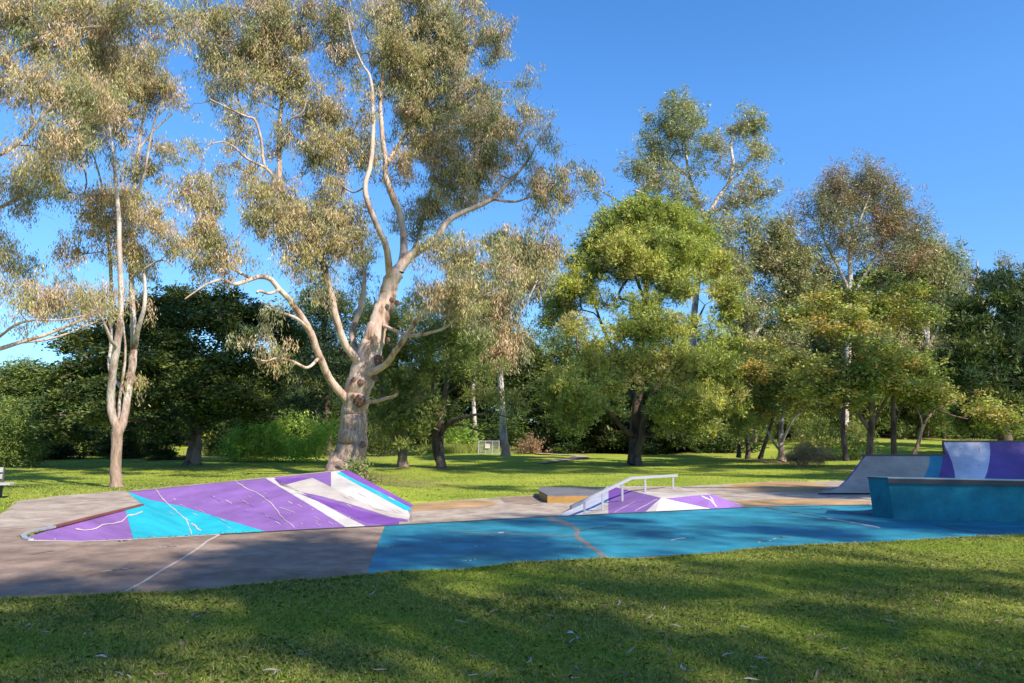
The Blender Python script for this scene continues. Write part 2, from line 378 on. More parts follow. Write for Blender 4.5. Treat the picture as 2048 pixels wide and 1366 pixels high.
# ---------------------------------------------------------------- purple bank
def build_bank():
    root = empty('bank_ramp', (A_.x, A_.y, 0), label='long purple and cyan skate bank with white triangles, dipping behind the slab edge', cat='skate ramp')
    K = G(400, 1066, 0); d = ray(400, 1066)
    lo, hi = 5.0, 30.0                                       # ray meets the main plane
    for _ in range(50):
        m_ = (lo + hi) / 2; q = Vector((0, 0, EYE)) + d * m_
        if q.z > plane_z(q.x, q.y): lo = m_
        else: hi = m_
    K = Vector((0, 0, EYE)) + d * lo
    bk = Vector((-.02, .06, 0))
    s500 = on_edge(500) + bk; s500.z = plane_z(s500.x, s500.y)
    s830 = on_edge(810) + bk; s830.z = -.45
    s400 = on_edge(400) + bk; s400.z = -.9
    s200 = on_edge(200) + bk; s200.z = -.55
    s60 = on_edge(61) + bk * .5; s60.z = -.06
    tip = TIP + Vector((.05, .02, -.02))
    z = lambda p, dz: Vector((p.x, p.y, p.z + dz))
    a, c0, c1 = z(A_, -.004), z(C0, -.004), z(C1, -.03)
    tris = [(c0, K, s400), (c0, s400, s200), (c1, c0, s200), (c1, s200, s60), (tip, c1, s60), (a, c0, K),
            (a, K, T1_), (K, E2, T1_), (K, s500, E2), (K, s400, s500), (s500, s830, E2), (T1_, E2, E1), (T1_, E1, TR)]
    mb = MB()
    for t in tris: mb.face(t, M['purple'])
    cy = [(255, 984), (300, 1000), (360, 1012), (420, 1030), (480, 1048), (530, 1062.5), (530, 1075), (268, 1085), (250, 1017), (283, 1011)]
    paint(mb, tris, cy, M['cyan'], 1)
    paint(mb, tris, [(528, 955), (545, 954), (690, 1032), (738, 1056), (700, 1060), (640, 1022)], M['white'], 1)
    paint(mb, tris, [(562, 972), (600, 962), (625, 956), (662, 974), (720, 1000), (790, 1018), (822, 1030), (822, 1040), (780, 1034), (700, 1008), (640, 992), (590, 982)], M['cream'], 1)
    paint(mb, tris, [(562, 972), (600, 962), (618, 957), (605, 955), (548, 958)], M['violet'], 1)
    paint(mb, tris, [(590, 984), (650, 1002), (720, 1022), (815, 1043), (780, 1050), (735, 1046), (690, 1026)], M['violet'], 1)
    paint(mb, tris, [(662, 944), (685, 942), (815, 1020), (822, 1036), (780, 1027), (720, 1004), (662, 975)], M['white'], 2)
    paint(mb, tris, [(672, 946), (683, 944), (822, 1016), (822, 1022), (810, 1021)], M['cyan'], 3)
    paint(mb, tris, [(678, 942), (692, 938), (828, 1008), (824, 1016), (700, 955)], M['violet'], 4)
    for l, w_ in (([(470, 963), (490, 975), (520, 990), (545, 1010), (560, 1030), (590, 1058)], 2.6), ([(312, 978), (330, 1003), (350, 1020), (372, 1040), (383, 1070)], 3.2),
                  ([(150, 1058), (170, 1062), (190, 1058), (205, 1050), (225, 1048), (245, 1044), (255, 1032), (270, 1030), (285, 1024)], 4.5),
                  ([(110, 1077), (106, 1088)], 2), ([(735, 1005), (745, 1018), (800, 1028)], 1.5), ([(384, 1047), (402, 1062)], 4), ([(560, 1015), (590, 1026)], 2)):
        for st in streak(wiggle(l, 7, 1.6), w_ * .55): paint(mb, tris, st, M['crack'], 5)
    for _ in range(40):                                      # scuffs
        x, y = random.uniform(330, 800), random.uniform(985, 1055); l = random.uniform(2, 14)
        for st in streak([(x, y), (x + l * .5, y + l * .22), (x + l, y + l * .55)], random.uniform(.6, 1.6)): paint(mb, tris, st, M['crack'], 5)
    for _ in range(9):                                      # dark wheel marks
        x, y = random.uniform(360, 760), random.uniform(985, 1040); l = random.uniform(10, 46)
        for st in streak([(x + l * k / 5, y + l * .5 * k / 5 + random.uniform(-.8, .8)) for k in range(6)], random.uniform(.3, .6)): paint(mb, tris, st, M['violet'], 5)
    mb.build('riding_surface', root)
    # outer side skirt and top lip
    mb = MB(); b2 = Vector((-.25, 1.0, .0)).normalized() * .42
    lipf = [A_ + Vector((0, 0, .002)), T1_ + Vector((0, 0, .004)), TR + Vector((0, 0, .004))]
    lipb = [p + b2 for p in lipf]
    for i in range(2):
        mb.face([lipf[i], lipf[i + 1], lipb[i + 1], lipb[i]], M['concpale'])
        mb.face([lipb[i], lipb[i + 1], lipb[i + 1] - Vector((0, 0, .9)), lipb[i] - Vector((0, 0, .9))], M['conc'])
    mb.build('top_lip', root)
    mb = MB(); o = Vector((.16, .05, 0))
    mb.face([TR, TR + o * .6, E1 + o * .6, E1], M['violet'])
    for a1, b1 in ((TR + o * .6, E1 + o * .6),): mb.face([a1, b1, b1 - Vector((0, 0, .9)), a1 - Vector((0, 0, .9))], M['violet'])
    mb.build('side_skirt', root)
    mb = MB()                                                # rust red coping
    a1, b1 = C0 + Vector((0, 0, .008)), G(108, 1054, 0) + Vector((0, 0, .008))
    n = 8
    for i in range(n):
        p, q = a1.lerp(b1, i / n), a1.lerp(b1, (i + 1) / n - .004)
        mb.bar(p, q, .065, .035, M['brick'])
    mb.build('coping', root)
    mb = MB(); pts = g2([(108, 1054), (80, 1060), (58, 1066), (46, 1072), (50, 1078), (62, 1081)])
    for p, q in zip(pts[:-1], pts[1:]): mb.bar(p + Vector((0, 0, .006)), q + Vector((0, 0, .006)), .07, .035, M['steel'])
    mb.build('steel_edge', root)

# ---------------------------------------------------------------- funbox with rail
def build_funbox():
    zt = .1
    tlb = G(1217, 972, zt); r1 = G(1258, 980, zt); fc = G(1322, 996, zt); rf = G(1425, 989, zt); rb = G(1352, 973, zt)
    b1 = G(1118, 1029, ZF); b2 = G(1150, 1036, ZF)
    e3 = on_edge(1300) + Vector((-.02, .1, 0)); b3 = Vector((e3.x, e3.y, ZF)); e35 = on_edge(1400) + Vector((-.02, .1, 0)); b35 = Vector((e35.x, e35.y, ZF))
    b4 = G(1500, 1018, ZF); b5 = Vector((rb.x + 1.2, rb.y + 1.3, ZF)); b6 = Vector((tlb.x - .3, tlb.y + .6, ZF))
    root = empty('funbox', (3.2, 17, ZF), label='low pyramid funbox with purple and white painted faces under the grind rail', cat='skate ramp')
    mid = lambda a, b, t, dz: a.lerp(b, t) + Vector((0, 0, dz))
    c1m, c2m = mid(b1, tlb, .38, -.07), mid(b2, r1, .38, -.05)   # gently curved take-off
    tris = quads((b1, b2, c2m, c1m), (c1m, c2m, r1, tlb), (b2, b3, fc, c2m), (c2m, fc, r1), (b3, b35, rf, fc), (b35, b4, rf))
    tris_top = quads((tlb, r1, fc, rb), (fc, rf, rb))
    back = quads((rf, b4, b5, rb), (rb, b5, b6, tlb), (tlb, b6, b1))
    mb = MB()
    for t in tris + tris_top + back: mb.face(t, M['cream'])
    left = quads((b1, b2, c2m, c1m), (c1m, c2m, r1, tlb))
    paint(mb, left, [(1217, 960), (1217, 1030), (1262, 1000), (1262, 975)], M['violet'], 1)  # darker purple, the shade on this left face painted in
    paint(mb, left, [(1100, 1040), (1217, 1040), (1217, 960), (1100, 960)], M['paleshade'], 1)  # pale paint greyed to paint in the left face's shade
    paint(mb, tris[4:], [(1217, 970), (1258, 980), (1322, 996), (1292, 1023), (1285, 1035), (1217, 1040)], M['purple'], 1)
    paint(mb, tris[4:], [(1322, 996), (1425, 1019), (1405, 1030), (1285, 1035), (1292, 1023)], M['white'], 1)
    paint(mb, tris[4:], [(1330, 997), (1426, 988), (1445, 988), (1505, 1020), (1430, 1030), (1425, 1018)], M['purple'], 1)
    paint(mb, tris_top, [(1240, 975), (1280, 968), (1352, 972), (1395, 984), (1330, 985), (1262, 981)], M['concpale'], 1)
    for l, w_ in (([(1228, 1025), (1270, 1003)], 1.2), ([(1270, 1022), (1315, 998)], 1.2), ([(1402, 992), (1420, 1000), (1425, 1003), (1433, 1014)], 2.2), ([(1420, 992), (1427, 1003)], 2)):
        for st in streak(wiggle(l, 8, 1), w_): paint(mb, tris, st, M['white'], 2)
    mb.build('riding_surface', root)
    # rail
    X0, Y0, dx, dy = 1.5, 15.9, 1.62, 1.7
    def q(t, z): return Vector((X0 + dx * t, Y0 + dy * t, z))
    root = empty('grind_rail', q(.8, 0), label='pale square steel grind rail, sloping then level, on five posts', cat='rail')
    a, k, e = q(-.177, -.04), q(.769, .455), q(1.60, .42)
    mb = MB(); mb.bar(a, k, .055, .06, M['steel']); mb.bar(k - (k - a).normalized() * .03, e, .0552, .0602, M['steel']); mb.build('rail_bar', root)
    for t, zb in ((0.02, -.32), (.292, -.24), (.607, -.08), (1.0, .02), (1.52, .02)):
        zt_ = (a.z + (k.z - a.z) * (t + .177) / .946) if t < .769 else (k.z + (e.z - k.z) * (t - .769) / .83)
        mb = MB(); mb.bar(q(t, zb), q(t, zt_ - .03), .045, .045, M['steel']); mb.box(q(t, zb + (.02 if t < .9 else .085)), (.14, .14, .012), M['steel'], .8); mb.build('rail_post', root)
    # manual pad
    f0 = G(1095, 1006, ZF); f1 = f0 + Vector((1.25, .1, 0)); kf = G(1078, 996, ZF); bb = G(1087, 987, ZF)
    root = empty('manual_pad', f0, label='low skate pad with ochre sides and dark scuffed top, left of the rail', cat='skate pad')
    pts = [f0, f1, f1 + Vector((.9, 2.4, 0)), f0 + Vector((-.05, 2.6, 0)), G(1079, 989, ZF), kf]
    h = .165
    mb = MB(); up = Vector((0, 0, 1)); n = len(pts)
    for i in range(n): a_, b_ = pts[i], pts[(i + 1) % n]; mb.face([a_, b_, b_ + up * h, a_ + up * h], M['ochre'])
    mb.build('side', root)
    mb = MB(); tp = [p + up * h for p in pts]; mb.face([p + up * .035 for p in tp], M['padtop'])
    for i in range(n): a_, b_ = tp[i], tp[(i + 1) % n]; mb.face([a_, b_, b_ + up * .035, a_ + up * .035], M['padtop'])
    mb.build('top', root)

# ---------------------------------------------------------------- quarter pipe on the right and the teal ledge in front of it
def build_right():
    root = empty('quarter_pipe', (12, 22, ZF), label='big stepped quarter pipe painted grey, teal, purple and white, behind the teal ledge', cat='skate ramp')
    prof = [(1640, 986, 21.45), (1662, 981, 21.6), (1682, 971, 21.85), (1697, 958, 22.1), (1709, 943, 22.3), (1718, 930, 22.48), (1725, 920, 22.6), (1732, 912, 22.7)]
    rows = []
    for px, py, Y in prof:
        p = P(px, py, Y); p.z = max(p.z, ZF + .003); rows.append([p, Vector((13.22, Y, p.z)), Vector((22, Y, p.z))])
    zt = rows[-1][0].z; hi = []
    for i, (Y, z) in enumerate(((22.7, zt), (22.78, zt + .13), (22.84, zt + .27), (22.88, zt + .41))): hi.append([Vector((13.22, Y, z)), Vector((22, Y, z))])
    tris = []
    for i in range(len(rows) - 1):
        for j in range(2): tris += quads((rows[i][j], rows[i][j + 1], rows[i + 1][j + 1], rows[i + 1][j]))
    for i in range(3): tris += quads((hi[i][0], hi[i][1], hi[i + 1][1], hi[i + 1][0]))
    mb = MB()
    for t in tris: mb.face(t, M['greyramp'])
    paint(mb, tris, [(1862, 905), (1886, 905), (1884, 925), (1880, 945), (1872, 965), (1855, 990), (1830, 990), (1845, 960), (1857, 936)], M['darkteal'], 1)
    paint(mb, tris, [(1886, 880), (1890, 893), (1896, 905), (1904, 924), (1909, 944), (1911, 963), (1911, 995), (1855, 995), (1872, 966), (1880, 945), (1884, 925), (1885.5, 912)], M['purpleshade'], 1)
    paint(mb, tris, [(1885, 875), (1977, 875), (1980.5, 902), (1978.5, 924), (1974.5, 944), (1966, 965), (1950, 995), (1911, 995), (1911, 963), (1909, 944), (1904, 924), (1896, 905), (1890, 893)], M['paleshade'], 1)  # white area, its shade painted as bluish grey
    paint(mb, tris, [(1977, 875), (2400, 870), (2400, 1000), (1950, 995), (1966, 965), (1974.5, 944), (1978.5, 924), (1980.5, 902)], M['purpleshade'], 1)
    for l in ([(1957, 896), (1959, 899), (1957, 904)], [(1956, 930), (1960, 931)], [(1957, 933), (1959, 934)]):
        for st in streak(l, 1.1): paint(mb, tris, st, M['darkline'], 2)
    mb.build('riding_surface', root)
    # deck, back and sides
    mb = MB(); D = .5
    tl = rows[-1][0]; mb.slab([tl + Vector((0, .07, .0)), Vector((13.2, tl.y + .07, zt)), Vector((13.2, tl.y + D, zt)), tl + Vector((.4, D, 0))], 1.2, M['conc'])
    th = hi[-1][0]; mb.slab([th + Vector((0, .07, 0)), Vector((22, th.y + .07, th.z)), Vector((22, th.y + D, th.z)), th + Vector((.5, D, 0))], 1.6, M['conc'])
    mb.build('deck', root)
    mb = MB(); out = [r[0] + Vector((-.05, .03, -.02)) for r in rows]
    for i in range(len(rows) - 1):
        mb.face([rows[i][0], out[i], out[i + 1], rows[i + 1][0]], M['violet'])
        mb.face([out[i], out[i + 1], Vector((out[i + 1].x, out[i + 1].y, -.6)), Vector((out[i].x, out[i].y, -.6))], M['violet'])
    a = out[-1]; mb.face([a, a + Vector((.5, D, 0)), Vector((a.x + .5, a.y + D, -.6)), Vector((a.x, a.y, -.6))], M['violet'])
    mb.build('side_skirt', root)
    mb = MB(); mb.face([hi[0][0] + Vector((-.005, 0, 0))] + [h[0] + Vector((-.005, 0, 0)) for h in hi[1:]] + [Vector((13.5, th.y + .5, th.z)), Vector((13.5, th.y + .5, zt))], M['cream'])
    mb.build('step_side', root)
    mb = MB(); mb.bar(tl + Vector((-.1, .03, .02)), Vector((13.2, tl.y + .03, zt + .02)), .07, .06, M['coping']); mb.bar(th + Vector((0, .03, .02)), Vector((22, th.y + .03, th.z + .02)), .07, .07, M['coping']); mb.build('coping', root)
    # teal ledge
    f0 = G(1788, 1038, 0); f1 = G(2048, 1046.8, 0); dr = (f1 - f0).normalized(); f2 = f0 + dr * 4.2; e0 = G(1747, 1034.5, 0)
    nb = Vector((-dr.y, dr.x, 0)); hgt = .69
    root = empty('skate_ledge', f0, label='chunky teal painted skate ledge with dark steel edge, standing on the blue slab', cat='skate ledge')
    def up(p, k=1.0, ox=0): return p + Vector((ox, 0, hgt * k))
    lean = -.03
    t0, t2, te = up(f0) + Vector((-.06, .02, 0)), up(f2), up(e0) + Vector((-.05, .02, 0))
    mb = MB(); NX, NZ = 40, 8
    rows = []
    for j in range(NZ + 1):
        r = []
        for i in range(NX + 1):
            p = f0.lerp(f2, i / NX).lerp(t0.lerp(t2, i / NX), j / NZ)
            r.append(p + nb * random.uniform(-.0015, .0015) * (0 < j < NZ))
        rows.append(r)
    mb.grid(rows, M['teal'])
    mb.face([e0, f0, t0, te], M['teal'])
    nl = Vector((.47, .88, 0)); bt0, bt2 = te + nl * .55, t2 + nb * .6
    rows = [[te, t0, t2]] ; mb.face([te, t0, t2, bt2, bt0], M['teal'])
    pr = [(0, hgt), (.15, .45), (.35, .25), (.65, .09), (1.0, 0.006)]
    for (a0, z0), (a1, z1) in zip(pr[:-1], pr[1:]):
        mb.face([bt0 + nl * a0 + Vector((0, 0, z0 - hgt)), bt2 + nb * a0 + Vector((0, 0, z0 - hgt)), bt2 + nb * a1 + Vector((0, 0, z1 - hgt)), bt0 + nl * a1 + Vector((0, 0, z1 - hgt))], M['teal'])
    mb.face([e0, te, bt0] + [bt0 + nl * a + Vector((0, 0, z - hgt)) for a, z in pr[1:]], M['teal'])
    mb.build('body', root)
    mb = MB(); o = nb * -.014
    mb.bar(t0 + o + Vector((0, 0, -.028)), t2 + o + Vector((0, 0, -.028)), .03, .085, M['coping'])
    mb.bar(te + Vector((0, 0, .012)) + nb * .02, t0 + Vector((0, 0, .012)) + nb * .02, .06, .025, M['coping'])
    mb.build('edge_angle', root)
    mb = MB(); mb.bar(t0 + nb * .03 + Vector((0, 0, .02)), t2 + nb * .03 + Vector((0, 0, .02)), .10, .022, M['steel']); mb.build('top_plate', root)

# ---------------------------------------------------------------- small things
def build_small():
    b = Vector((-11.35, 17.0, -.12)); root = empty('park_bench', b, label='pale slatted park bench cut by the left edge of the frame', cat='bench')
    dirv = Vector((-1, -.35, 0)).normalized(); nv = Vector((-.35, 1, 0)).normalized() 
    L = 1.9
    for k in range(3):
        mb = MB(); o = nv * (k * .14) + Vector((0, 0, .45)); mb.bar(b + o, b + o + dirv * L, .12, .04, M['timber']); mb.build('seat_slat', root)
    for k in range(2):
        mb = MB(); o = nv * (.42 + k * .03) + Vector((0, 0, .60 + k * .15)); mb.bar(b + o + dirv * .28, b + o + dirv * L, .035, .11, M['timber']); mb.build('back_slat', root)
    for k in (0.28, 1.6):
        mb = MB(); p = b + dirv * k
        mb.bar(p + nv * .02 + Vector((0, 0, -.1)), p + nv * .02 + Vector((0, 0, .43)), .05, .05, M['coping']); mb.bar(p + nv * .36 + Vector((0, 0, -.1)), p + nv * .47 + Vector((0, 0, .80)), .05, .05, M['coping'])
        mb.bar(p + nv * -.04 + Vector((0, 0, .415)), p + nv * .4 + Vector((0, 0, .415)), .05, .03, M['coping']); mb.build('leg', root)
    # far fence with a sign
    a, e = G(957, 903, -.05), G(998, 903, -.05); a.z = e.z = float(H0(a.x, a.y)); h = .95
    mm, n, bs = newmat('wire_mesh', .5); bs.inputs['Base Color'].default_value = (.3, .31, .32, 1)
    root = empty('wire_fence', a, label='low grey wire fence far off between the two white gum trunks', cat='fence')
    for i in range(4):
        p = a.lerp(e, i / 3); mb = MB(); mb.bar(p, p + Vector((0, 0, h)), .07, .07, M['steel']); mb.build('post', root)
    mb = MB(); mb.bar(a + Vector((0, 0, h - .03)), e + Vector((0, 0, h - .03)), .05, .05, M['steel']); mb.build('top_rail', root)
    mb = MB()
    for i in range(17):
        p = a.lerp(e, i / 18); q = a.lerp(e, (i + 1.6) / 19); mb.bar(p, q + Vector((0, 0, h - .05)), .012, .012, mm); mb.bar(q, p + Vector((0, 0, h - .05)), .012, .012, mm)
    mb.build('mesh_panel', root)
    p = P(975, 892, a.y - .12); root = empty('fence_sign', p, label='small blank white sign hung on the far wire fence', cat='sign')
    mb = MB(); mb.box(p, (.34, .02, .30), M['white']); mb.build('plate', root)
    for dx in (-.12, .12):
        mb = MB(); mb.bar(p + Vector((dx, .01, .1)), p + Vector((dx, .1, .1)), .02, .02, M['steel']); mb.build('clip', root)

# ---------------------------------------------------------------- trees
def catmull(pts, n):
    out = []; m = len(pts)
    for i in range(m - 1):
        p0, p1, p2, p3 = pts[max(0, i - 1)], pts[i], pts[i + 1], pts[min(m - 1, i + 2)]
        for k in range(n):
            t = k / n; out.append(.5 * ((2 * p1) + (p2 - p0) * t + (2 * p0 - 5 * p1 + 4 * p2 - p3) * t * t + (3 * p1 - p0 - 3 * p2 + p3) * t ** 3))
    out.append(pts[-1]); return out
def tube(V, Fq, pts, rad, lump=0.0, sides=None):
    n = len(pts); rmax = max(rad)
    k = sides or (18 if rmax > .25 else 10 if rmax > .08 else 6 if rmax > .03 else 3)
    pts = np.asarray(pts, float); rad = np.asarray(rad, float)
    T = np.gradient(pts, axis=0); T /= np.linalg.norm(T, axis=1)[:, None] + 1e-9
    X = np.cross(T[0], [0.3, 1, .2]); X /= np.linalg.norm(X) + 1e-9
    ang = np.arange(k) * 2 * math.pi / k; b = len(V); ph = rng.uniform(0, 6, 4)
    for i in range(n):
        X = X - T[i] * X.dot(T[i]); X /= np.linalg.norm(X) + 1e-9; Y = np.cross(T[i], X)
        r = rad[i]
        if lump:
            s = i * .09
            r = r * (1 + lump * (.6 * np.sin(3 * ang + ph[0] + s) + .45 * np.sin(5 * ang + ph[1] - s * 1.3) + .35 * np.sin(2 * ang + ph[2] + s * 2) + .25 * np.sin(9 * ang + ph[3] + s)))
        ring = pts[i] + (np.cos(ang) * r)[:, None] * X + (np.sin(ang) * r)[:, None] * Y
        V.extend(ring.tolist())
    for i in range(n - 1):
        for j in range(k):
            Fq.append((b + i * k + j, b + i * k + (j + 1) % k, b + (i + 1) * k + (j + 1) % k, b + (i + 1) * k + j))
PAL = {
 'gum': [(.25, .22, .09), (.31, .25, .12), (.19, .185, .075), (.34, .255, .14), (.14, .155, .065), (.29, .25, .095), (.36, .26, .16), (.17, .175, .085)],
 'gumfar': [(.21, .21, .09), (.27, .24, .12), (.15, .18, .08), (.24, .23, .10), (.19, .20, .10)],
 'red': [(.25, .165, .10), (.22, .17, .09), (.27, .17, .11), (.18, .17, .07), (.24, .19, .12), (.17, .18, .08), (.20, .20, .10)],
 'feather': [(.19, .215, .045), (.24, .255, .055), (.13, .165, .04), (.27, .27, .07), (.16, .18, .05), (.22, .20, .075)],
 'casu': [(.13, .17, .04), (.18, .21, .05), (.09, .13, .03), (.20, .20, .07), (.15, .18, .05)],
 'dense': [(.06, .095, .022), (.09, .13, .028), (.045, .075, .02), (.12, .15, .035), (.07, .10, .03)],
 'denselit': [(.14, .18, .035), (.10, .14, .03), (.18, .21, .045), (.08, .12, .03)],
 'autumn': [(.17, .20, .045), (.23, .22, .05), (.12, .16, .035), (.28, .21, .06), (.19, .21, .045), (.22, .18, .055), (.12, .16, .035), (.15, .18, .04), (.21, .22, .06), (.10, .13, .035)],
 'lime': [(.22, .30, .045), (.17, .25, .04), (.28, .34, .06), (.13, .20, .035)],
 'cypress': [(.035, .07, .03), (.05, .09, .035), (.09, .13, .035), (.03, .055, .025), (.12, .15, .04)],
 'deadgrass': [(.34, .25, .15), (.28, .20, .12), (.40, .30, .18)],
}
for _k, _m in (('gum', 1.3), ('gumfar', 1.35), ('feather', 1.75), ('casu', 1.35), ('autumn', 1.6), ('red', 1.2), ('lime', 2.0), ('denselit', 1.2)): PAL[_k] = [tuple(v * _m for v in c) for c in PAL[_k]]  # lime raised furthest, leaf colour standing in for missing sun
def leaves(centres, tints, nsub, nleaf, spread, kind, size, off):
    """leaf blades for many clumps at once; returns V, Q, cols"""
    centres = np.asarray(centres); n = len(centres)
    fl = {'droop': .75, 'feather': .8, 'flat': .45, 'bush': .9}[kind]
    sub = centres[:, None, :] + rng.normal(0, 1, (n, nsub, 3)) * np.array([spread, spread, spread * fl]) * .62
    N = n * nsub * nleaf
    base = np.repeat(sub.reshape(-1, 3), nleaf, axis=0)
    L = size[0] * rng.uniform(.6, 1.25, N); W = size[1] * rng.uniform(.7, 1.3, N)
    d = rng.normal(0, 1, (N, 3)); d /= np.linalg.norm(d, axis=1)[:, None]
    if kind == 'droop':
        base = base + rng.normal(0, 1, (N, 3)) * np.array([spread * .26, spread * .26, spread * .30]); d = d * .62 + np.array([0, 0, -1.0])
    elif kind == 'feather':
        base = base + d * spread * .18; d = d * 1.0 + np.array([0, 0, .45])
    elif kind == 'flat':
        base = base + rng.normal(0, 1, (N, 3)) * np.array([spread * .30, spread * .30, spread * .13]); d = d * np.array([1, 1, .45])
    else:
        base = base + rng.normal(0, 1, (N, 3)) * spread * .25
    d /= np.linalg.norm(d, axis=1)[:, None] + 1e-9
    s = rng.normal(0, 1, (N, 3)); s = s - d * np.sum(s * d, 1)[:, None]
    if kind == 'flat': s[:, 2] *= .4
    s /= np.linalg.norm(s, axis=1)[:, None] + 1e-9
    base = base - off
    m = base + d * (L * .45)[:, None]
    V = np.stack([base, m + s * W[:, None] / 2, base + d * L[:, None], m - s * W[:, None] / 2], 1).reshape(-1, 3)
    Q = np.arange(N * 4, dtype=np.int32).reshape(-1, 4)
    t = np.repeat(np.asarray(tints), nsub * nleaf, axis=0) * rng.uniform(.7, 1.3, (N, 1)) * (1 + rng.normal(0, .06, (N, 3)))
    return V, Q, np.repeat(np.clip(t, 0.01, 1), 4, axis=0)
STAT = [0]; DENS = 2.6
class Tree:
    def __init__(s, name, label, cat, base, bark, group=None, Y=None, rs=.62):
        s.rs = rs; s.base = Vector(base); s.root = empty(name, s.base, label=label, cat=cat, group=group); s.bark = bark; s.Y = Y if Y else s.base.y
        s.paths = []; s.pos = []; s.rad = []; s.hand = []; s.tw = []
    def limb(s, pts, name='limb', attach=True, lump=.05, wig=.0, n=5, bark=None):
        """pts: (px, py, radius px, depth offset)"""
        ps = []; rs = []
        for p in pts:
            Y = s.Y + (p[3] if len(p) > 3 else 0); ps.append(P(p[0], p[1], Y)); rs.append(p[2] * s.rs * (1 if name == 'trunk' else .87) * Y / F)
        return s.limb3(ps, rs, name, attach, lump, wig, n, bark)
    def limb3(s, ps, rs, name='limb', attach=True, lump=.05, wig=0, n=5, bark=None):
        if attach and s.pos:
            a = np.array(s.pos); j = int(np.argmin(np.linalg.norm(a - np.array(ps[0]), axis=1))); ps = [Vector(s.pos[j])] + list(ps[1:]); rs = [min(rs[0] * 1.15, s.rad[j] * .98)] + list(rs[1:])
        c = catmull(ps, n); rr = np.interp(np.linspace(0, len(rs) - 1, len(c)), range(len(rs)), rs)
        jt = rng.normal(0, 1, (len(c) + 8, 3)); jt = np.stack([np.convolve(jt[:, k], np.ones(9) / 9, 'valid') for k in range(3)], 1)
        for i in range(1, len(c) - 1): c[i] = c[i] + Vector(jt[i]) * rr[i] * .45
        V, Q = [], []; tube(V, Q, [tuple(x - s.base) for x in c], rr, lump if max(rr) > .06 else 0)
        link(name, nmesh(name, V, Q, bark or s.bark, smooth=True), s.root)
        for x, r in zip(c, rr): s.pos.append(tuple(x)); s.rad.append(float(r))
        return c
    def lobes(s, L, clump=.6, dens=1.0, shell=.5, ls=1.0):
        """L: (px, py, rx, ry [, depth offset, density]) -> clump centres"""
        out = []
        for l in L:
            px, py, rx, ry = l[0], l[1], l[2] * ls, l[3] * ls; dY = l[4] if len(l) > 4 else 0; de = l[5] if len(l) > 5 else 1
            Y = s.Y + dY; c = np.array(P(px, py, Y)); a, b_ = rx * Y / F, ry * Y / F; dd = (a + b_) / 2 * .95
            n = max(2, int(round(DENS * dens * de * (a * b_ * dd) ** .8 / clump ** 2.4 * 1.55)))
            v = rng.normal(0, 1, (n, 3)); v /= np.linalg.norm(v, axis=1)[:, None]; v *= (rng.uniform(0, 1, n) ** shell)[:, None]
            out.append(c + v * np.array([a, dd, b_]))
        return np.concatenate(out)
    def grow(s, cent, tip=.009, pw=.42, up=.10, twigs=3, clump=.6, barkname='twig', wander=.13, below=.7, cap=.55, single=False):
        """join every clump to the limbs by a bending branch, thick where it carries much"""
        cent = np.asarray(cent); b = np.array(s.base); K = len(s.pos)
        ref = np.array(s.pos)
        dist = np.array([np.min(np.linalg.norm(ref - c, axis=1)) for c in cent]); order = np.argsort(dist)
        cap_n = K + len(cent) * 6 + 10
        A = np.zeros((cap_n, 3)); A[:K] = ref; par = [-1] * K; cnt = K; w_ = np.zeros(cap_n); paths = []
        rad = list(s.rad)
        for i in order:
            c = cent[i]; d = A[:cnt] - c; L = np.linalg.norm(d, axis=1); cost = L + below * np.maximum(0, d[:, 2] + .15 * L)
            cost[K:cnt] += .10                                  # prefer real limbs slightly
            j = int(np.argmin(cost)); p = A[j]; D = c - p; ln = np.linalg.norm(D) + 1e-6; ns = 4 if ln > .8 else 3
            jit = rng.normal(0, 1, 3) * ln * wander; path = [j]
            for k in range(1, ns + 1):
                t = k / ns; q = p + D * t + (jit + np.array([0, 0, ln * up])) * math.sin(math.pi * t) + rng.normal(0, 1, 3) * ln * .03
                if k == ns: q = c
                A[cnt] = q; par.append(path[-1]); path.append(cnt); cnt += 1
            paths.append(path)
        w_[:] = 0
        for pa in paths: w_[pa[-1]] += 1
        for k in range(cnt - 1, K - 1, -1): w_[par[k]] += w_[k]
        V, Q = [], []
        for pa in paths:
            r = [tip * max(1, w_[k]) ** pw for k in pa]
            r[0] = r[1]
            if pa[0] < K: r = [min(x, max(rad[pa[0]] * cap, tip)) for x in r]
            r[-1] *= .7
            tube(V, Q, A[pa] - b, r, 0)
        if twigs:
            for c in cent:
                for _ in range(twigs):
                    e = c + rng.normal(0, 1, 3) * clump * np.array([.7, .7, .5]); tube(V, Q, np.array([c, (c + e) / 2 + rng.normal(0, .05, 3), e]) - b, [tip * .6, tip * .45, tip * .3], 0, 3)
        # fours from tubes of any side count are all quads
        s.tw.append((V, Q, M[barkname]))
    def crown(s, cent, pal, kind, size, nsub=8, nleaf=28, spread=.6, mat='leaf', name='crown', skew=None):
        p = np.array(PAL[pal]); cent = np.asarray(cent)
        # neighbouring clumps share a tint
        ph = np.sin(cent @ rng.normal(0, .9, (3, 3))).sum(1) + rng.normal(0, .9, len(cent)); idx = np.clip(((ph + 2.6) / 5.2 * len(p)).astype(int), 0, len(p) - 1)
        perm = rng.permutation(len(p)) if skew is None else np.arange(len(p))
        t = p[perm[idx]] * rng.uniform(.85, 1.15, (len(cent), 1))
        V, Q, col = leaves(cent, t, nsub, nleaf, spread, kind, size, np.array(s.base)); STAT[0] += len(Q)
        mats = [M[mat]]; mi = [np.zeros(len(Q), np.int32)]
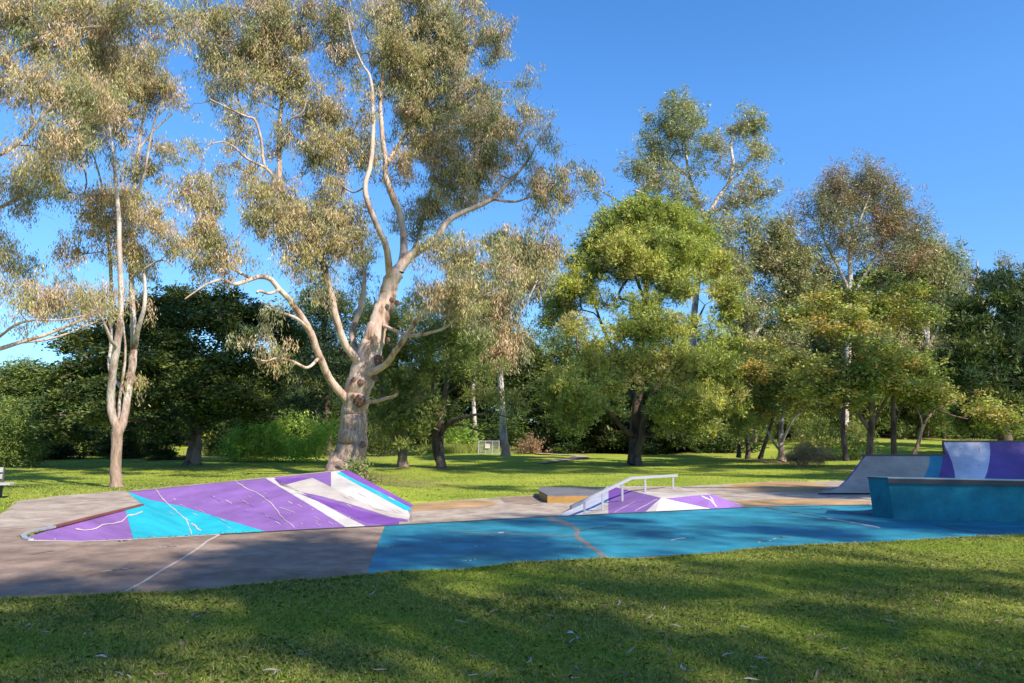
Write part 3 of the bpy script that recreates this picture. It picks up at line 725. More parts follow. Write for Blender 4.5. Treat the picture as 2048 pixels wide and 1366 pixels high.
        for bv, bq, bm_ in s.tw:
            if bq: Q = np.concatenate([Q, np.array(bq) + len(V)]); V = np.concatenate([V, np.array(bv)]); col = np.concatenate([col, np.full((len(bv), 3), .2)]); mi.append(np.full(len(bq), len(mats), np.int32)); mats.append(bm_)
        s.tw = []
        return link(name, nmesh(name, V, Q, mats, cols=col, midx=np.concatenate(mi)), s.root)
def gap_filter(c, scale, thr, seed=0):
    r = np.random.default_rng(seed); k = r.normal(0, 1, (5, 3)) / scale; ph = r.uniform(0, 6.28, 5)
    v = sum(np.sin(c @ k[i] + ph[i]) for i in range(5)); return c[v > thr] if (v > thr).sum() > .35 * len(c) else c
def burl(root, p, r, sq=(1, 1, 1)):
    bm = bmesh.new(); bmesh.ops.create_icosphere(bm, subdivisions=3, radius=r)
    for v in bm.verts:
        n = v.co.normalized(); v.co *= 1 + .18 * math.sin(n.x * 9 + p.x) * math.sin(n.y * 8) + .10 * math.sin(n.z * 17 + n.x * 5) + random.uniform(-.05, .05); v.co.x *= sq[0]; v.co.y *= sq[1]; v.co.z *= sq[2]
    me = bpy.data.meshes.new('burl'); bm.to_mesh(me); bm.free(); me.materials.append(M['burl'])
    o = link('burl', me, root); o.location = p - root.location
    return o

def base_at(px, py, z0=-.3):
    p = G(px, py, z0)
    for _ in range(12): p = G(px, py, float(H0(p.x, p.y)))
    return p

# ---------------------------------------------------------------- tree: the big gum in the middle
def big_gum():
    b = P(703, 950, 28.5); b.z = float(H0(b.x, b.y)) - .1; TREE_BASES.append((b.x, b.y, 2.2))
    t = Tree('gum_tree', 'huge gum tree with pinkish bark and dark burls, behind the end of the purple bank', 'tree', b, M['gum'], Y=28.5, rs=.68)
    t.limb([(704, 958, 70), (704, 942, 60), (704, 920, 50), (706, 885, 43), (709, 840, 39), (715, 805, 36), (724, 770, 38), (736, 730, 37), (748, 690, 32), (758, 650, 28), (768, 610, 27), (780, 575, 25), (796, 545, 22)], 'trunk', False, .09, .1, n=6)
    L = t.limb
    L([(796, 545, 19), (815, 520, 17), (840, 500, 15), (862, 486, 13), (880, 465, 11), (900, 440, 10), (945, 417, 9), (985, 398, 8), (1010, 372, 7), (1040, 340, 5), (1062, 312, 3.5), (1072, 290, 2)])
    L([(985, 398, 5, 0), (1030, 404, 4, -.5), (1065, 392, 3, -1), (1100, 375, 2, -1)])
    L([(840, 500, 8), (855, 492, 8, -.8), (880, 492, 7, -1.4), (895, 485, 5, -1.6)])
    L([(790, 560, 16), (803, 520, 14, .6), (808, 476, 13, 1), (800, 430, 12, 1), (784, 390, 12, .8), (772, 352, 10, .6), (770, 320, 9, .5), (764, 270, 8, .5), (762, 195, 7, .6), (768, 130, 6, .8), (768, 78, 5, 1), (783, 39, 4, 1.2), (792, -20, 3, 1.5), (800, -90, 2, 1.6)])
    L([(782, 560, 12), (775, 500, 11, -1), (755, 455, 10, -1.4), (738, 415, 10, -1.6), (729, 375, 9, -1.6), (740, 332, 8, -1.5), (746, 273, 7, -1.3), (746, 215, 6, -1.2), (740, 156, 5, -1.2), (725, 129, 4, -1.2), (705, 80, 3, -1.5), (690, 10, 2, -1.8)])
    L([(770, 330, 8, .5), (790, 300, 7, 1.2), (815, 265, 7, 2), (834, 234, 6.5, 2.4), (850, 183, 5.5, 2.6), (869, 140, 4.5, 2.8), (880, 118, 4, 3), (905, 103, 3, 3.2), (925, 60, 2, 3.4)])
    L([(834, 234, 5, 2.4), (873, 218, 4.5, 2.2), (912, 199, 4, 2), (944, 164, 3, 2), (975, 140, 2, 2)])
    L([(738, 745, 16), (712, 720, 14, -.5), (690, 690, 13, -.8), (672, 640, 13, -1.2), (662, 590, 12, -1.5), (652, 540, 11, -1.8), (640, 505, 10, -1.8), (615, 470, 9, -1.6), (585, 425, 9, -1.4), (563, 390, 9, -1.2), (559, 312, 8.5, -1), (561, 234, 7.5, -.8), (565, 187, 6.5, -.8), (557, 148, 6, -.8), (553, 101, 5, -1), (537, 58, 4, -1.2), (510, 18, 3, -1.5), (495, -30, 2, -1.6)])
    L([(738, 728, 12), (712, 700, 11, .8), (705, 665, 11, 1.2), (712, 640, 10, 1.5), (722, 612, 10, 1.7), (730, 560, 7, 2), (724, 500, 5, 2.4), (720, 440, 3, 2.6)])
    L([(690, 806, 14), (664, 765, 13, -.8), (640, 715, 12, -1.6), (622, 665, 12, -2.2), (600, 630, 11, -2.6), (578, 600, 10, -3), (556, 575, 9, -3.2), (540, 558, 8.5, -3.4), (515, 554, 8, -3.6), (495, 560, 7.5, -3.8), (470, 568, 7, -4), (445, 560, 5, -4.2), (420, 566, 4, -4.4), (396, 580, 3, -4.5), (370, 598, 2, -4.6)])
    L([(556, 577, 6, -3.2), (538, 586, 5, -4), (520, 582, 5, -4.6), (514, 586, 4, -4.8)])
    L([(500, 556, 5, -3.7), (478, 545, 5, -3.5), (450, 528, 4, -3.4), (425, 500, 3, -3.2), (400, 470, 2, -3)])
    L([(578, 600, 7, -3), (572, 650, 0.1, -3)], n=1) if False else None
    L([(622, 665, 6, -2.2), (598, 640, 6, -3), (570, 628, 5, -3.4), (540, 618, 3, -3.6), (520, 600, 2, -3.8)])
    L([(640, 715, 6, -1.6), (615, 735, 5, -2.2), (585, 722, 5, -2.8), (555, 716, 4, -3.2), (530, 722, 3, -3.4), (505, 715, 2, -3.5)])
    L([(563, 392, 6, -1.2), (545, 350, 6, -1.8), (528, 330, 5, -2), (522, 280, 5, -2.2), (510, 240, 4, -2.4), (490, 232, 4, -2.6), (455, 215, 3, -3), (420, 198, 2, -3.2)])
    L([(528, 335, 4, -2), (495, 318, 4, -2.4), (470, 295, 3.5, -2.6), (445, 284, 3, -2.8), (415, 290, 2, -3)])
    L([(562, 300, 4, -.9), (575, 275, 4, -1.4), (580, 240, 3, -1.8), (605, 225, 3, -2), (618, 185, 2.5, -2.2), (640, 160, 2, -2.4)])
    L([(557, 170, 4, -.8), (540, 160, 4, -.4), (528, 130, 3.5, 0), (505, 110, 3, 0), (480, 80, 2, 0)])
    L([(744, 752, 14), (770, 728, 11, -1), (792, 700, 10, -1.8), (812, 672, 9, -2.2), (835, 640, 8, -2.6), (862, 615, 7, -3), (885, 595, 6, -3.2), (920, 565, 4, -3.6), (950, 545, 3, -3.8), (980, 520, 2, -4)])
    L([(812, 668, 6, -2.2), (838, 670, 6, -2.8), (862, 664, 5.5, -3.2), (890, 655, 4, -3.6), (925, 625, 3.5, -4), (955, 598, 3, -4.2), (990, 580, 2, -4.4)])
    L([(768, 655, 6, 0), (785, 660, 6, -.8), (803, 668, 5, -1.5), (812, 670, 5, -2)])
    L([(734, 806, 7), (755, 802, 7, -1), (772, 797, 6, -1.8), (788, 793, 5, -2.4), (795, 784, 5, -2.8)])
    L([(788, 565, 8, 0), (800, 530, 7, 1.2), (825, 500, 6, 2), (840, 460, 5, 2.6), (850, 420, 4, 3), (862, 380, 3, 3.2), (868, 340, 2, 3.4)])
    L([(945, 417, 5, 0), (925, 385, 4, .8), (922, 350, 4, 1.2), (915, 320, 3, 1.4), (935, 290, 2, 1.5)])
    L([(862, 486, 5, 0), (930, 520, 4, 1), (975, 528, 4, .5), (1012, 530, 4, 0), (1040, 543, 3, -.5), (1080, 552, 2, -1)])
    for px, py, r, dy in ((719, 802, 13, -.5), (706, 792, 4, -.55), (721, 765, 7, -.6), (708, 760, 6, -.6), (757, 720, 11, -.35), (757, 735, 9, -.3), (750, 755, 7, -.5), (784, 600, 6, -.5), (794, 606, 6, -.4), (726, 889, 7, -.5), (775, 680, 6, -.4)):
        burl(t.root, P(px, py, 28.5 + dy), r * .85 * 28.5 / F, (1, .7, 1.1))
    lob = [(470, 70, 80, 60, -1.5), (545, 30, 80, 60, -1), (520, 110, 80, 50, -1), (420, 30, 50, 50, -2, .7), (600, 80, 50, 60, -1), (700, 40, 70, 60, -1), (690, 110, 50, 50, -1, .8), (790, 30, 80, 60, 1), (870, 50, 80, 60, 2), (950, 60, 60, 60, 2), (985, 110, 30, 40, 2, .6), (830, 110, 70, 60, 1), (900, 140, 80, 50, 2), (760, 130, 50, 50, 1, .8),
           (435, 240, 45, 35, -2), (400, 215, 35, 40, -2.5), (400, 250, 30, 30, -2), (470, 160, 60, 35, -2, .8), (590, 165, 50, 40, -1, .9), (640, 140, 30, 30, -1, .5), (610, 250, 40, 40, -1, .6), (650, 220, 40, 40, -1, .8), (500, 250, 50, 40, -2, .5), (480, 310, 70, 35, -2.5, .5), (440, 300, 40, 20, -3, .5), (590, 330, 50, 35, -1, .6), (660, 300, 55, 45, -1.5), (640, 360, 40, 30, -1, .7), (700, 270, 50, 60, -1), (700, 210, 40, 50, -1, .8),
           (800, 200, 60, 50, 1), (850, 250, 60, 50, 2, .8), (930, 220, 70, 45, 2), (1000, 190, 50, 40, 2), (1045, 155, 22, 22, 2, .8), (960, 270, 70, 50, 1), (1010, 250, 45, 35, 1), (1060, 255, 30, 35, 1, .8), (1100, 285, 22, 22, 0), (1060, 300, 30, 30, 0, .6), (900, 310, 70, 45, 1.5), (830, 320, 50, 50, 2, .8), (790, 330, 45, 40, 1), (960, 330, 55, 40, 1), (930, 380, 60, 35, 1, .8), (1050, 350, 40, 25, 0, .6), (1090, 370, 50, 28, -1), (1140, 365, 40, 25, -1), (1175, 360, 18, 14, -1), (1110, 400, 35, 18, -1, .6), (870, 400, 50, 40, 2, .8), (840, 440, 40, 40, 2.5, .7),
           (400, 400, 60, 45, -3.5), (470, 390, 60, 40, -3), (440, 450, 70, 40, -3.5), (380, 470, 60, 40, -4, .8), (520, 430, 60, 40, -3), (570, 400, 50, 40, -2, .8), (560, 470, 60, 45, -2.5), (480, 500, 70, 40, -3.5), (420, 530, 50, 30, -4, .7), (620, 430, 50, 40, -2), (640, 490, 40, 40, -2.2), (590, 520, 50, 25, -2.5, .6), (540, 520, 40, 35, -3, .8), (680, 420, 50, 45, -1.5), (690, 480, 50, 40, -1.5), (735, 500, 36, 34, 1.5, .7), (690, 550, 30, 36, 2.5, .7), (650, 590, 24, 30, -1.5, .4), (740, 540, 30, 30, 3, .7), (640, 540, 35, 40, -2, .7),
           (845, 545, 30, 30, 2, .5), (905, 520, 50, 40, -3), (950, 530, 60, 45, -3.5), (880, 570, 40, 32, -3, .6), (930, 580, 60, 40, -4), (990, 570, 50, 45, -4), (850, 610, 40, 30, -3, .5), (900, 620, 50, 30, -3.6, .6), (960, 630, 50, 35, -4.2, .8), (1020, 520, 40, 30, -1, .6), (1070, 540, 40, 30, -1, .7), (1090, 430, 30, 30, -1, .4),
           (530, 700, 40, 25, -3.4, .7), (500, 690, 30, 25, -3.5, .7), (560, 640, 35, 20, -3.4, .5), (880, 450, 30, 20, 0, .4)]
    c = t.lobes(lob, .42, .62, ls=1.36); c = gap_filter(c, .8, -.65, 3)
    t.grow(c, .013, .40, .10, 3, .45); t.crown(c, 'gum', 'droop', (.165, .030), 7, 27, .39)
    return t
def slim_gum():
    b = G(233, 972, -.03); TREE_BASES.append((b.x, b.y, .9)); Y = b.y
    t = Tree('gum_tree', 'slim forked gum tree with pale upper stems, at the far edge of the concrete deck', 'tree', b, M['gum2'], rs=.8)
    t.limb([(233, 978, 19), (233, 968, 14.5), (233, 930, 13), (233, 890, 12.5), (233, 862, 14)], 'trunk', False, .05, .05)
    L = t.limb
    L([(233, 868, 12), (226, 835, 11, 0), (222, 800, 11), (224, 760, 10, -.2), (230, 715, 10.5, -.4), (237, 670, 10, -.5), (242, 620, 8, -.6), (240, 563, 7.5, -.7), (238, 500, 7, -.8), (238, 435, 6, -.8), (232, 370, 5, -.9), (226, 300, 3.5, -1), (215, 230, 2.5, -1), (205, 170, 1.5, -1)])
    L([(235, 868, 12), (246, 838, 11, .2), (255, 800, 10, .4), (262, 760, 10, .6), (267, 720, 11, .7), (268, 690, 9, .8), (264, 640, 8, .8), (262, 580, 7.5, .9), (263, 520, 7, .9), (266, 460, 6.5, 1), (270, 400, 6, 1), (273, 340, 5, 1.1), (278, 290, 4.5, 1.2), (286, 240, 3.5, 1.2), (296, 200, 2.5, 1.2), (305, 150, 1.5, 1.2)])
    L([(266, 700, 8, .8), (276, 660, 7, .3), (288, 618, 6, 0), (290, 580, 5, 0), (287, 548, 4, 0)])
    L([(224, 800, 5, .6), (220, 740, 5, 1.5), (222, 690, 5, 1.8), (222, 620, 5, 1.8), (222, 560, 5, 1.6), (220, 512, 5, 1.4), (214, 450, 4.5, 1.4), (206, 390, 3.5, 1.4), (196, 340, 2.5, 1.4), (180, 290, 1.5, 1.4)])
    L([(233, 700, 4.5, -.4), (222, 682, 4.5, -1), (212, 655, 4, -1.3), (200, 630, 3, -1.5), (180, 618, 2, -1.6)])
    L([(271, 400, 4, 1), (288, 350, 3.5, .6), (300, 280, 3.5, .4), (312, 235, 3, .2), (325, 200, 2, 0)])
    L([(278, 300, 3, 1.2), (300, 270, 3, 1.4), (325, 245, 2.5, 1.5), (345, 228, 1.5, 1.5)])
    L([(262, 560, 3, .9), (285, 540, 3, .5), (320, 520, 2.5, .3), (345, 530, 2, .2)])
    L([(234, 860, 5, .2), (240, 800, 4, .5), (248, 740, 4, .6), (250, 690, 3, .7), (246, 640, 2, .8)])
    lob = [(260, 130, 50, 40, 1), (305, 150, 45, 40, 1), (220, 160, 50, 40, 0), (230, 220, 60, 40, 0), (290, 205, 40, 35, 1, .8), (330, 190, 25, 25, 1, .8), (180, 250, 50, 40, -.5), (240, 290, 50, 40, .5), (190, 320, 60, 40, 0), (140, 300, 50, 40, -.5), (265, 340, 35, 40, 1, .8), (335, 310, 30, 16, 1, .7), (310, 300, 25, 20, 1, .5), (150, 390, 60, 35, 0, .8), (210, 390, 45, 40, 0, .8), (270, 420, 40, 40, 1, .8), (180, 450, 50, 30, 0, .6), (240, 480, 40, 40, .8, .7), (270, 520, 30, 40, .8, .8), (130, 480, 50, 30, 0, .5), (310, 430, 40, 40, .4, .7), (330, 480, 35, 30, .3, .6), (175, 610, 40, 25, -1.5, .7), (282, 620, 12, 40, 0, .35), (274, 760, 12, 14, .6, .4)]
    c = t.lobes(lob, .34, .80, ls=1.3); c = gap_filter(c, .7, -.7, 5)
    t.grow(c, .009, .42, .08, 3, .35); t.crown(c, 'gum', 'droop', (.135, .024), 7, 27, .33)
def left_gum():
    Y = 16.5; b = P(-330, 1010, Y); b.z = 0; 
    t = Tree('gum_tree', 'large gum tree mostly out of frame, its boughs hanging in from the left edge', 'tree', b, M['gum'], Y=Y)
    t.limb([(-330, 1030, 55), (-325, 960, 45), (-315, 860, 40), (-300, 760, 36), (-280, 660, 32), (-270, 540, 28), (-260, 400, 24), (-250, 260, 20), (-240, 120, 14), (-225, -40, 10), (-210, -150, 6)], 'trunk', False, .07, .1)
    L = t.limb
    L([(-290, 720, 20), (-200, 730, 16, .5), (-100, 722, 12, 1), (-20, 702, 9, 1.5), (40, 684, 7, 1.8), (95, 668, 6, 2), (150, 645, 5, 2.2), (195, 625, 3, 2.4)])
    L([(-60, 712, 8, 1.2), (-10, 680, 6, .6), (30, 650, 5, .2), (70, 640, 4, 0), (120, 640, 3, 0), (180, 628, 2, .2)])
    L([(40, 684, 5, 1.8), (90, 680, 4, 2.6), (140, 665, 3, 3), (200, 640, 2, 3.2)])
    L([(-275, 580, 16), (-180, 500, 13, 1), (-80, 450, 10, 1.6), (0, 415, 7, 2), (45, 392, 6, 2.2), (80, 370, 5, 2.4), (105, 360, 3, 2.4)])
    L([(-262, 420, 14), (-160, 360, 11, -1), (-60, 330, 8, -1.4), (20, 300, 6, -1.6), (70, 250, 4, -1.6), (110, 200, 3, -1.6)])
    L([(-250, 280, 14), (-150, 190, 11, .5), (-60, 150, 9, .8), (0, 118, 8, 1), (60, 88, 7, 1), (120, 66, 6, 1), (190, 54, 5, 1), (260, 50, 4, 1), (320, 42, 2.5, 1), (360, 30, 1.5, 1)])
    L([(60, 88, 5, 1), (110, 95, 5, 1.6), (160, 80, 4.5, 2), (210, 70, 4, 2.2), (260, 78, 2.5, 2.4)])
    L([(-240, 160, 12), (-140, 40, 9, 1), (-40, -20, 7, 1.4), (80, -50, 5, 1.6), (200, -60, 3, 1.6)])
    L([(0, 118, 5, 1), (30, 150, 5, .4), (52, 165, 5, .2), (60, 200, 4, 0), (66, 240, 3, 0)])
    lob = [(30, 30, 90, 50, 1), (120, 20, 80, 40, 1.5), (200, 20, 80, 40, 1), (290, 30, 60, 35, 1), (350, 40, 22, 40, 1, .9), (330, 90, 35, 20, 1, .6), (60, 100, 80, 45, 0), (150, 110, 70, 40, 1.5), (200, 100, 50, 35, 2), (40, 180, 70, 45, 0), (110, 170, 60, 40, -.5), (160, 180, 50, 40, 0, .9), (40, 250, 70, 45, -1), (110, 260, 60, 45, -1.4), (180, 200, 40, 40, 1, .8), (30, 320, 60, 40, -1.4, .9), (100, 330, 60, 35, 0, .9), (20, 380, 60, 30, 2, .7), (100, 390, 50, 25, 2.4, .7), (40, 440, 50, 30, 2, .6), (-30, 480, 50, 40, 1.8, .8), (40, 540, 60, 35, .8, .7), (30, 590, 60, 35, .6, .8), (110, 560, 60, 35, .6, .8), (100, 610, 60, 30, .4, .8), (170, 580, 50, 35, .6, .9), (190, 620, 35, 18, 2.4, .6), (10, 650, 40, 20, .4, .6), (-80, 600, 60, 50, .8, .7), (-120, 380, 80, 50, 0, .8), (-150, 200, 90, 60, 0, .8), (-100, 60, 90, 60, 0, .8), (-200, 0, 100, 60, 0, .6), (-450, 200, 160, 120, 0, .6), (-500, 450, 140, 100, 0, .6), (-350, -60, 140, 90, 0, .6)]
    c = t.lobes(lob, .34, .85, ls=1.3); c = gap_filter(c, .7, -.8, 8)
    t.grow(c, .008, .42, .08, 3, .35); t.crown(c, 'gum', 'droop', (.12, .020), 7, 32, .33)

def generic(name, label, cat, basepx, Y, trunk, limbs, lob, pal, kind, size, clump, nleaf, nsub=8, bark='dark', mat='leafd', spread=None, group=None, tip=.02, gap=None, dens=1.0, bare=1.0, lump=.05, up=.1, twigm=None, b=None, tw=1):
    if b is None: b = P(basepx[0], basepx[1], Y); b.z = float(H0(b.x, b.y)) - .05
    TREE_BASES.append((b.x, b.y, bare))
    t = Tree(name, label, cat, b, M[bark], group, Y=Y)
    t.limb(trunk, 'trunk', False, lump, .05)
    for l in limbs: t.limb(l)
    c = t.lobes(lob, clump, dens * (1.15 if bark == 'gumgrey' else 1.35), ls=1.3 if bark == 'gumgrey' else 1.12)
    if gap: c = gap_filter(c, gap[0], gap[1], int(Y * 10))
    c = c[c[:, 2] > b.z + (.25 if clump > .45 else -.1)]
    t.grow(c, tip, .40, up, tw, clump, barkname=twigm or bark); t.crown(c, pal, kind, size, nsub, nleaf, spread or clump, mat)
    return t

def build_trees():
    big_gum(); slim_gum(); left_gum()
    # feathery bright green tree, centre right
    generic('feathery_tree', 'tall bright yellow-green feathery tree with dark trunks, behind the rail', 'tree', (1270, 925), 38,
        [(1268, 932, 26), (1268, 905, 20), (1268, 870, 19), (1270, 830, 17), (1275, 790, 14), (1278, 740, 12), (1285, 680, 10), (1290, 600, 8), (1300, 520, 6), (1300, 460, 3)],
        [[(1278, 925, 14, -.4), (1283, 880, 13, -.5), (1290, 830, 11, -.6), (1310, 780, 9, -.8), (1340, 730, 7, -1), (1380, 670, 5, -1.4), (1410, 610, 3, -1.6)],
         [(1262, 880, 10), (1245, 855, 9, -1), (1225, 830, 8, -2), (1200, 800, 6, -3), (1170, 780, 4, -3.5)],
         [(1272, 810, 9), (1250, 760, 8, 1), (1225, 700, 6, 1.4), (1200, 640, 5, 1.6), (1180, 580, 3, 1.6)],
         [(1288, 640, 7), (1330, 590, 6, 1), (1350, 540, 5, 1), (1380, 490, 3, 1)], [(1290, 600, 6), (1265, 540, 5, -1), (1240, 490, 3, -1)]],
        [(1290, 430, 60, 28), (1240, 455, 50, 28), (1345, 440, 50, 28), (1390, 475, 38, 28), (1200, 490, 38, 28), (1300, 490, 60, 30, -1, 1), (1290, 530, 50, 26, -2, .9), (1250, 500, 40, 24, -2, .9), (1350, 500, 40, 26, -2, .8), (1180, 535, 38, 22, 0, .9), (1385, 520, 45, 25, -1), (1430, 530, 30, 28), (1250, 540, 38, 22, -1, .6), (1325, 545, 45, 22, -2, .6), (1150, 570, 40, 25, -1), (1130, 610, 36, 22, 0, .8), (1210, 600, 45, 26, -2), (1280, 610, 40, 22, -2.5, .7), (1370, 580, 50, 28, -2), (1430, 590, 40, 30, -1), (1460, 620, 25, 20, 0), (1170, 650, 45, 26, -2), (1100, 640, 22, 18, 0, .6), (1240, 660, 50, 28, -3), (1320, 660, 50, 30, -3.2), (1400, 650, 50, 30, -2), (1450, 680, 36, 26, -1), (1195, 710, 45, 30, -3.5), (1270, 720, 40, 26, -3.5, .8), (1350, 730, 50, 30, -3.5), (1420, 730, 45, 30, -2.5), (1130, 770, 38, 24, -4), (1165, 800, 40, 26, -4.5), (1125, 810, 36, 28, -4), (1150, 845, 34, 20, -4.3), (1230, 770, 30, 22, -4, .7), (1380, 790, 50, 30, -3), (1330, 810, 35, 28, -3, .9), (1440, 790, 40, 34, -2), (1410, 850, 40, 24, -2), (1340, 860, 25, 16, -2, .6), (1470, 850, 30, 24, 0, .8)],
        'feather', 'feather', (.22, .042), .50, 24, 9, 'dark', 'leafd', tip=.018, gap=(1.0, -1.75), spread=.46, dens=1.5)
    # casuarinas between the big gum and the white trunks
    generic('casuarina_tree', 'dark leaning double-trunked casuarina just right of the big gum', 'tree', (802, 930), 36,
        [(806, 934, 20), (803, 915, 15), (796, 890, 12), (785, 868, 9), (778, 840, 7), (770, 800, 5), (762, 760, 4), (758, 700, 3)],
        [[(806, 910, 9), (810, 870, 8, .5), (816, 820, 7, 1), (800, 760, 6, 1), (790, 700, 5, 1), (795, 650, 3, 1)], [(800, 890, 6), (825, 860, 5, -1), (835, 820, 3, -1.5)]],
        [(770, 850, 34, 28, -1), (800, 820, 40, 30, 0), (835, 850, 28, 30, -1), (760, 790, 34, 30), (820, 770, 40, 34, 1), (780, 720, 40, 34, 1), (830, 700, 36, 34, 1), (790, 650, 40, 34, 1), (760, 640, 30, 26, 0, .7), (820, 630, 30, 26, 1, .7), (812, 895, 14, 14, -1.5, .6), (740, 720, 25, 25, 1, .6)],
        'casu', 'feather', (.26, .035), .6, 22, 8, 'brown', 'leafd', tip=.016, gap=(1.1, -1.2))
    generic('casuarina_tree', 'upright dark-trunked casuarina with long bare side boughs, left of the pale gum trunks', 'tree', (880, 930), 35,
        [(882, 934, 18), (880, 915, 13), (879, 890, 12), (880, 860, 12), (885, 820, 11), (892, 780, 9), (900, 740, 8), (905, 690, 6), (900, 630, 4), (905, 580, 2)],
        [[(884, 870, 8), (896, 850, 8, -.6), (915, 838, 7, -1.2), (950, 830, 5, -1.8), (985, 828, 3, -2.2), (1020, 835, 2, -2.4)], [(872, 932, 9, .4), (869, 900, 8, .5), (868, 850, 7, .6), (866, 790, 6, .7), (864, 730, 5, .8), (862, 660, 3, .8)],
         [(885, 830, 6), (910, 800, 5, .4), (950, 790, 4, .6), (990, 785, 2, .8)], [(882, 840, 5), (860, 810, 4, -1), (835, 790, 3, -1.2)], [(896, 845, 4, -.6), (930, 850, 4, -1), (960, 862, 3, -1.2), (990, 858, 2, -1.4)], [(890, 790, 5), (930, 760, 4, -.8), (965, 740, 2, -1)]],
        [(890, 590, 50, 34), (850, 620, 40, 30), (930, 620, 50, 30), (900, 660, 50, 30, -1), (860, 690, 36, 30), (940, 680, 40, 30, -1), (850, 750, 30, 28, 0, .8), (920, 720, 45, 28, -1.5, .8), (970, 740, 36, 26, -1, .7), (860, 800, 25, 22, -1, .6), (960, 790, 40, 20, -1, .6), (1000, 800, 36, 22, -1.5, .6), (1020, 835, 28, 14, -2, .6), (840, 830, 26, 24, 0, .8), (950, 860, 26, 8, -1.4, .35), (900, 530, 40, 26, 0, .8), (850, 560, 30, 24, 0, .7), (880, 480, 30, 26, 1, .5)],
        'casu', 'feather', (.26, .035), .58, 22, 8, 'dark', 'leafd', tip=.016, gap=(1.1, -1.2))
    # pale gums further back
    generic('gum_tree', 'tall gum with thick mottled white trunk, standing on the lawn left of the dirt path', 'tree', (1010, 913), 48,
        [(1011, 917, 20), (1011, 905, 14), (1008, 880, 12), (1006, 840, 11), (1003, 800, 10.5), (1001, 760, 10), (1000, 700, 9), (1003, 640, 8), (1006, 580, 7), (1000, 520, 5), (1005, 470, 3)],
        [[(1002, 690, 6), (1025, 650, 5, -1), (1050, 610, 4, -1.4), (1075, 560, 3, -1.6)], [(1002, 700, 6), (975, 660, 5, 1), (955, 610, 4, 1), (940, 560, 3, 1)], [(1003, 620, 5), (1030, 560, 4, 1), (1060, 500, 3, 1), (1070, 470, 2, 1)]],
        [(1000, 490, 40, 30), (1060, 500, 36, 28, 0, .8), (960, 540, 40, 30), (1020, 550, 45, 30), (1080, 560, 36, 26, -1, .8), (940, 600, 40, 34), (1000, 610, 45, 34, -2), (1050, 620, 40, 30, -1), (960, 660, 36, 34, -1), (1010, 670, 40, 34, -2), (1055, 680, 34, 26, -1, .8), (985, 720, 30, 24, -2, .7), (1040, 720, 24, 18, 0, .4), (1075, 740, 22, 20, -1, .5), (960, 490, 26, 20, 0, .6), (1100, 520, 40, 40, 0, .6)],
        'gum', 'droop', (.30, .06), .72, 22, 8, 'gumgrey', 'leaf', tip=.014, gap=(1.5, -1.0), twigm='twig')
    generic('gum_tree', 'slender straight gum with smooth white trunk beside the far wire fence', 'tree', (951, 902), 60,
        [(951, 906, 11), (951, 895, 8.5), (950, 860, 7), (948, 820, 6.5), (948, 760, 6), (950, 700, 5), (953, 640, 4), (950, 590, 2)],
        [[(950, 700, 3), (970, 660, 3, 0), (985, 620, 2, 0)]], [(950, 600, 36, 30), (920, 640, 30, 26), (985, 640, 30, 26), (950, 680, 34, 26), (915, 690, 24, 20), (985, 700, 24, 24)],
        'gumfar', 'droop', (.40, .08), .9, 18, 8, 'gumgrey', 'leaf', tip=.018, gap=(1.5, -1.0), twigm='twig')
    generic('gum_tree', 'tallest far gum with rounded olive crown against the sky, above the feathery tree', 'tree', (1372, 900), 62,
        [(1372, 905, 16), (1374, 860, 13), (1378, 780, 12), (1384, 700, 11), (1392, 600, 10), (1402, 520, 9.5), (1414, 450, 9), (1432, 400, 7.5), (1455, 370, 6.5), (1466, 330, 5.5), (1462, 290, 4.5), (1475, 250, 3)],
        [[(1414, 450, 7), (1395, 400, 6, 1), (1378, 350, 5.5, 1), (1372, 300, 5, 1), (1370, 240, 3.5, 1)], [(1420, 430, 5), (1460, 410, 4, -1), (1500, 400, 3.5, -1.5), (1540, 392, 2, -2)], [(1405, 500, 6), (1350, 440, 5, -1), (1310, 400, 4, -1.5), (1270, 380, 3, -2)], [(1380, 360, 4), (1340, 320, 4, 0), (1300, 290, 3, 0)], [(1455, 370, 4), (1490, 330, 3.5, 1), (1510, 280, 2.5, 1)],
         [(1390, 600, 6), (1330, 500, 5, 2), (1260, 420, 4, 2), (1200, 380, 2.5, 2)]],
        [(1360, 220, 50, 26), (1400, 225, 40, 26), (1320, 250, 36, 26), (1360, 265, 45, 24, -1, .8), (1300, 300, 34, 26, 0, .8), (1430, 260, 36, 24, 0, .6), (1480, 250, 36, 26), (1510, 245, 25, 24), (1470, 300, 45, 24, -1, .8), (1515, 310, 24, 26, 0, .7), (1350, 320, 40, 24, 0, .6), (1410, 310, 34, 24, 0, .6), (1320, 360, 42, 24, -1), (1280, 340, 30, 18, -1, .8), (1380, 380, 42, 24, -1, .7), (1250, 330, 20, 12, 0, .6), (1270, 390, 36, 18, -2, .7), (1320, 400, 42, 22, -1, .8), (1440, 350, 40, 24, 0, .6), (1500, 360, 36, 24, -1, .8), (1530, 380, 24, 20, -2, .8), (1460, 400, 40, 20, -1, .5), (1230, 370, 25, 16, 0, .6), (1400, 430, 36, 22, -1, .6), (1500, 400, 34, 14, -2, .6), (1190, 390, 20, 16, 2, .7), (1350, 440, 42, 20, 0, .5)],
        'gumfar', 'bush', (.30, .065), .72, 26, 8, 'gumgrey', 'leaf', tip=.022, dens=.5, gap=(1.0, -.6), twigm='twig')
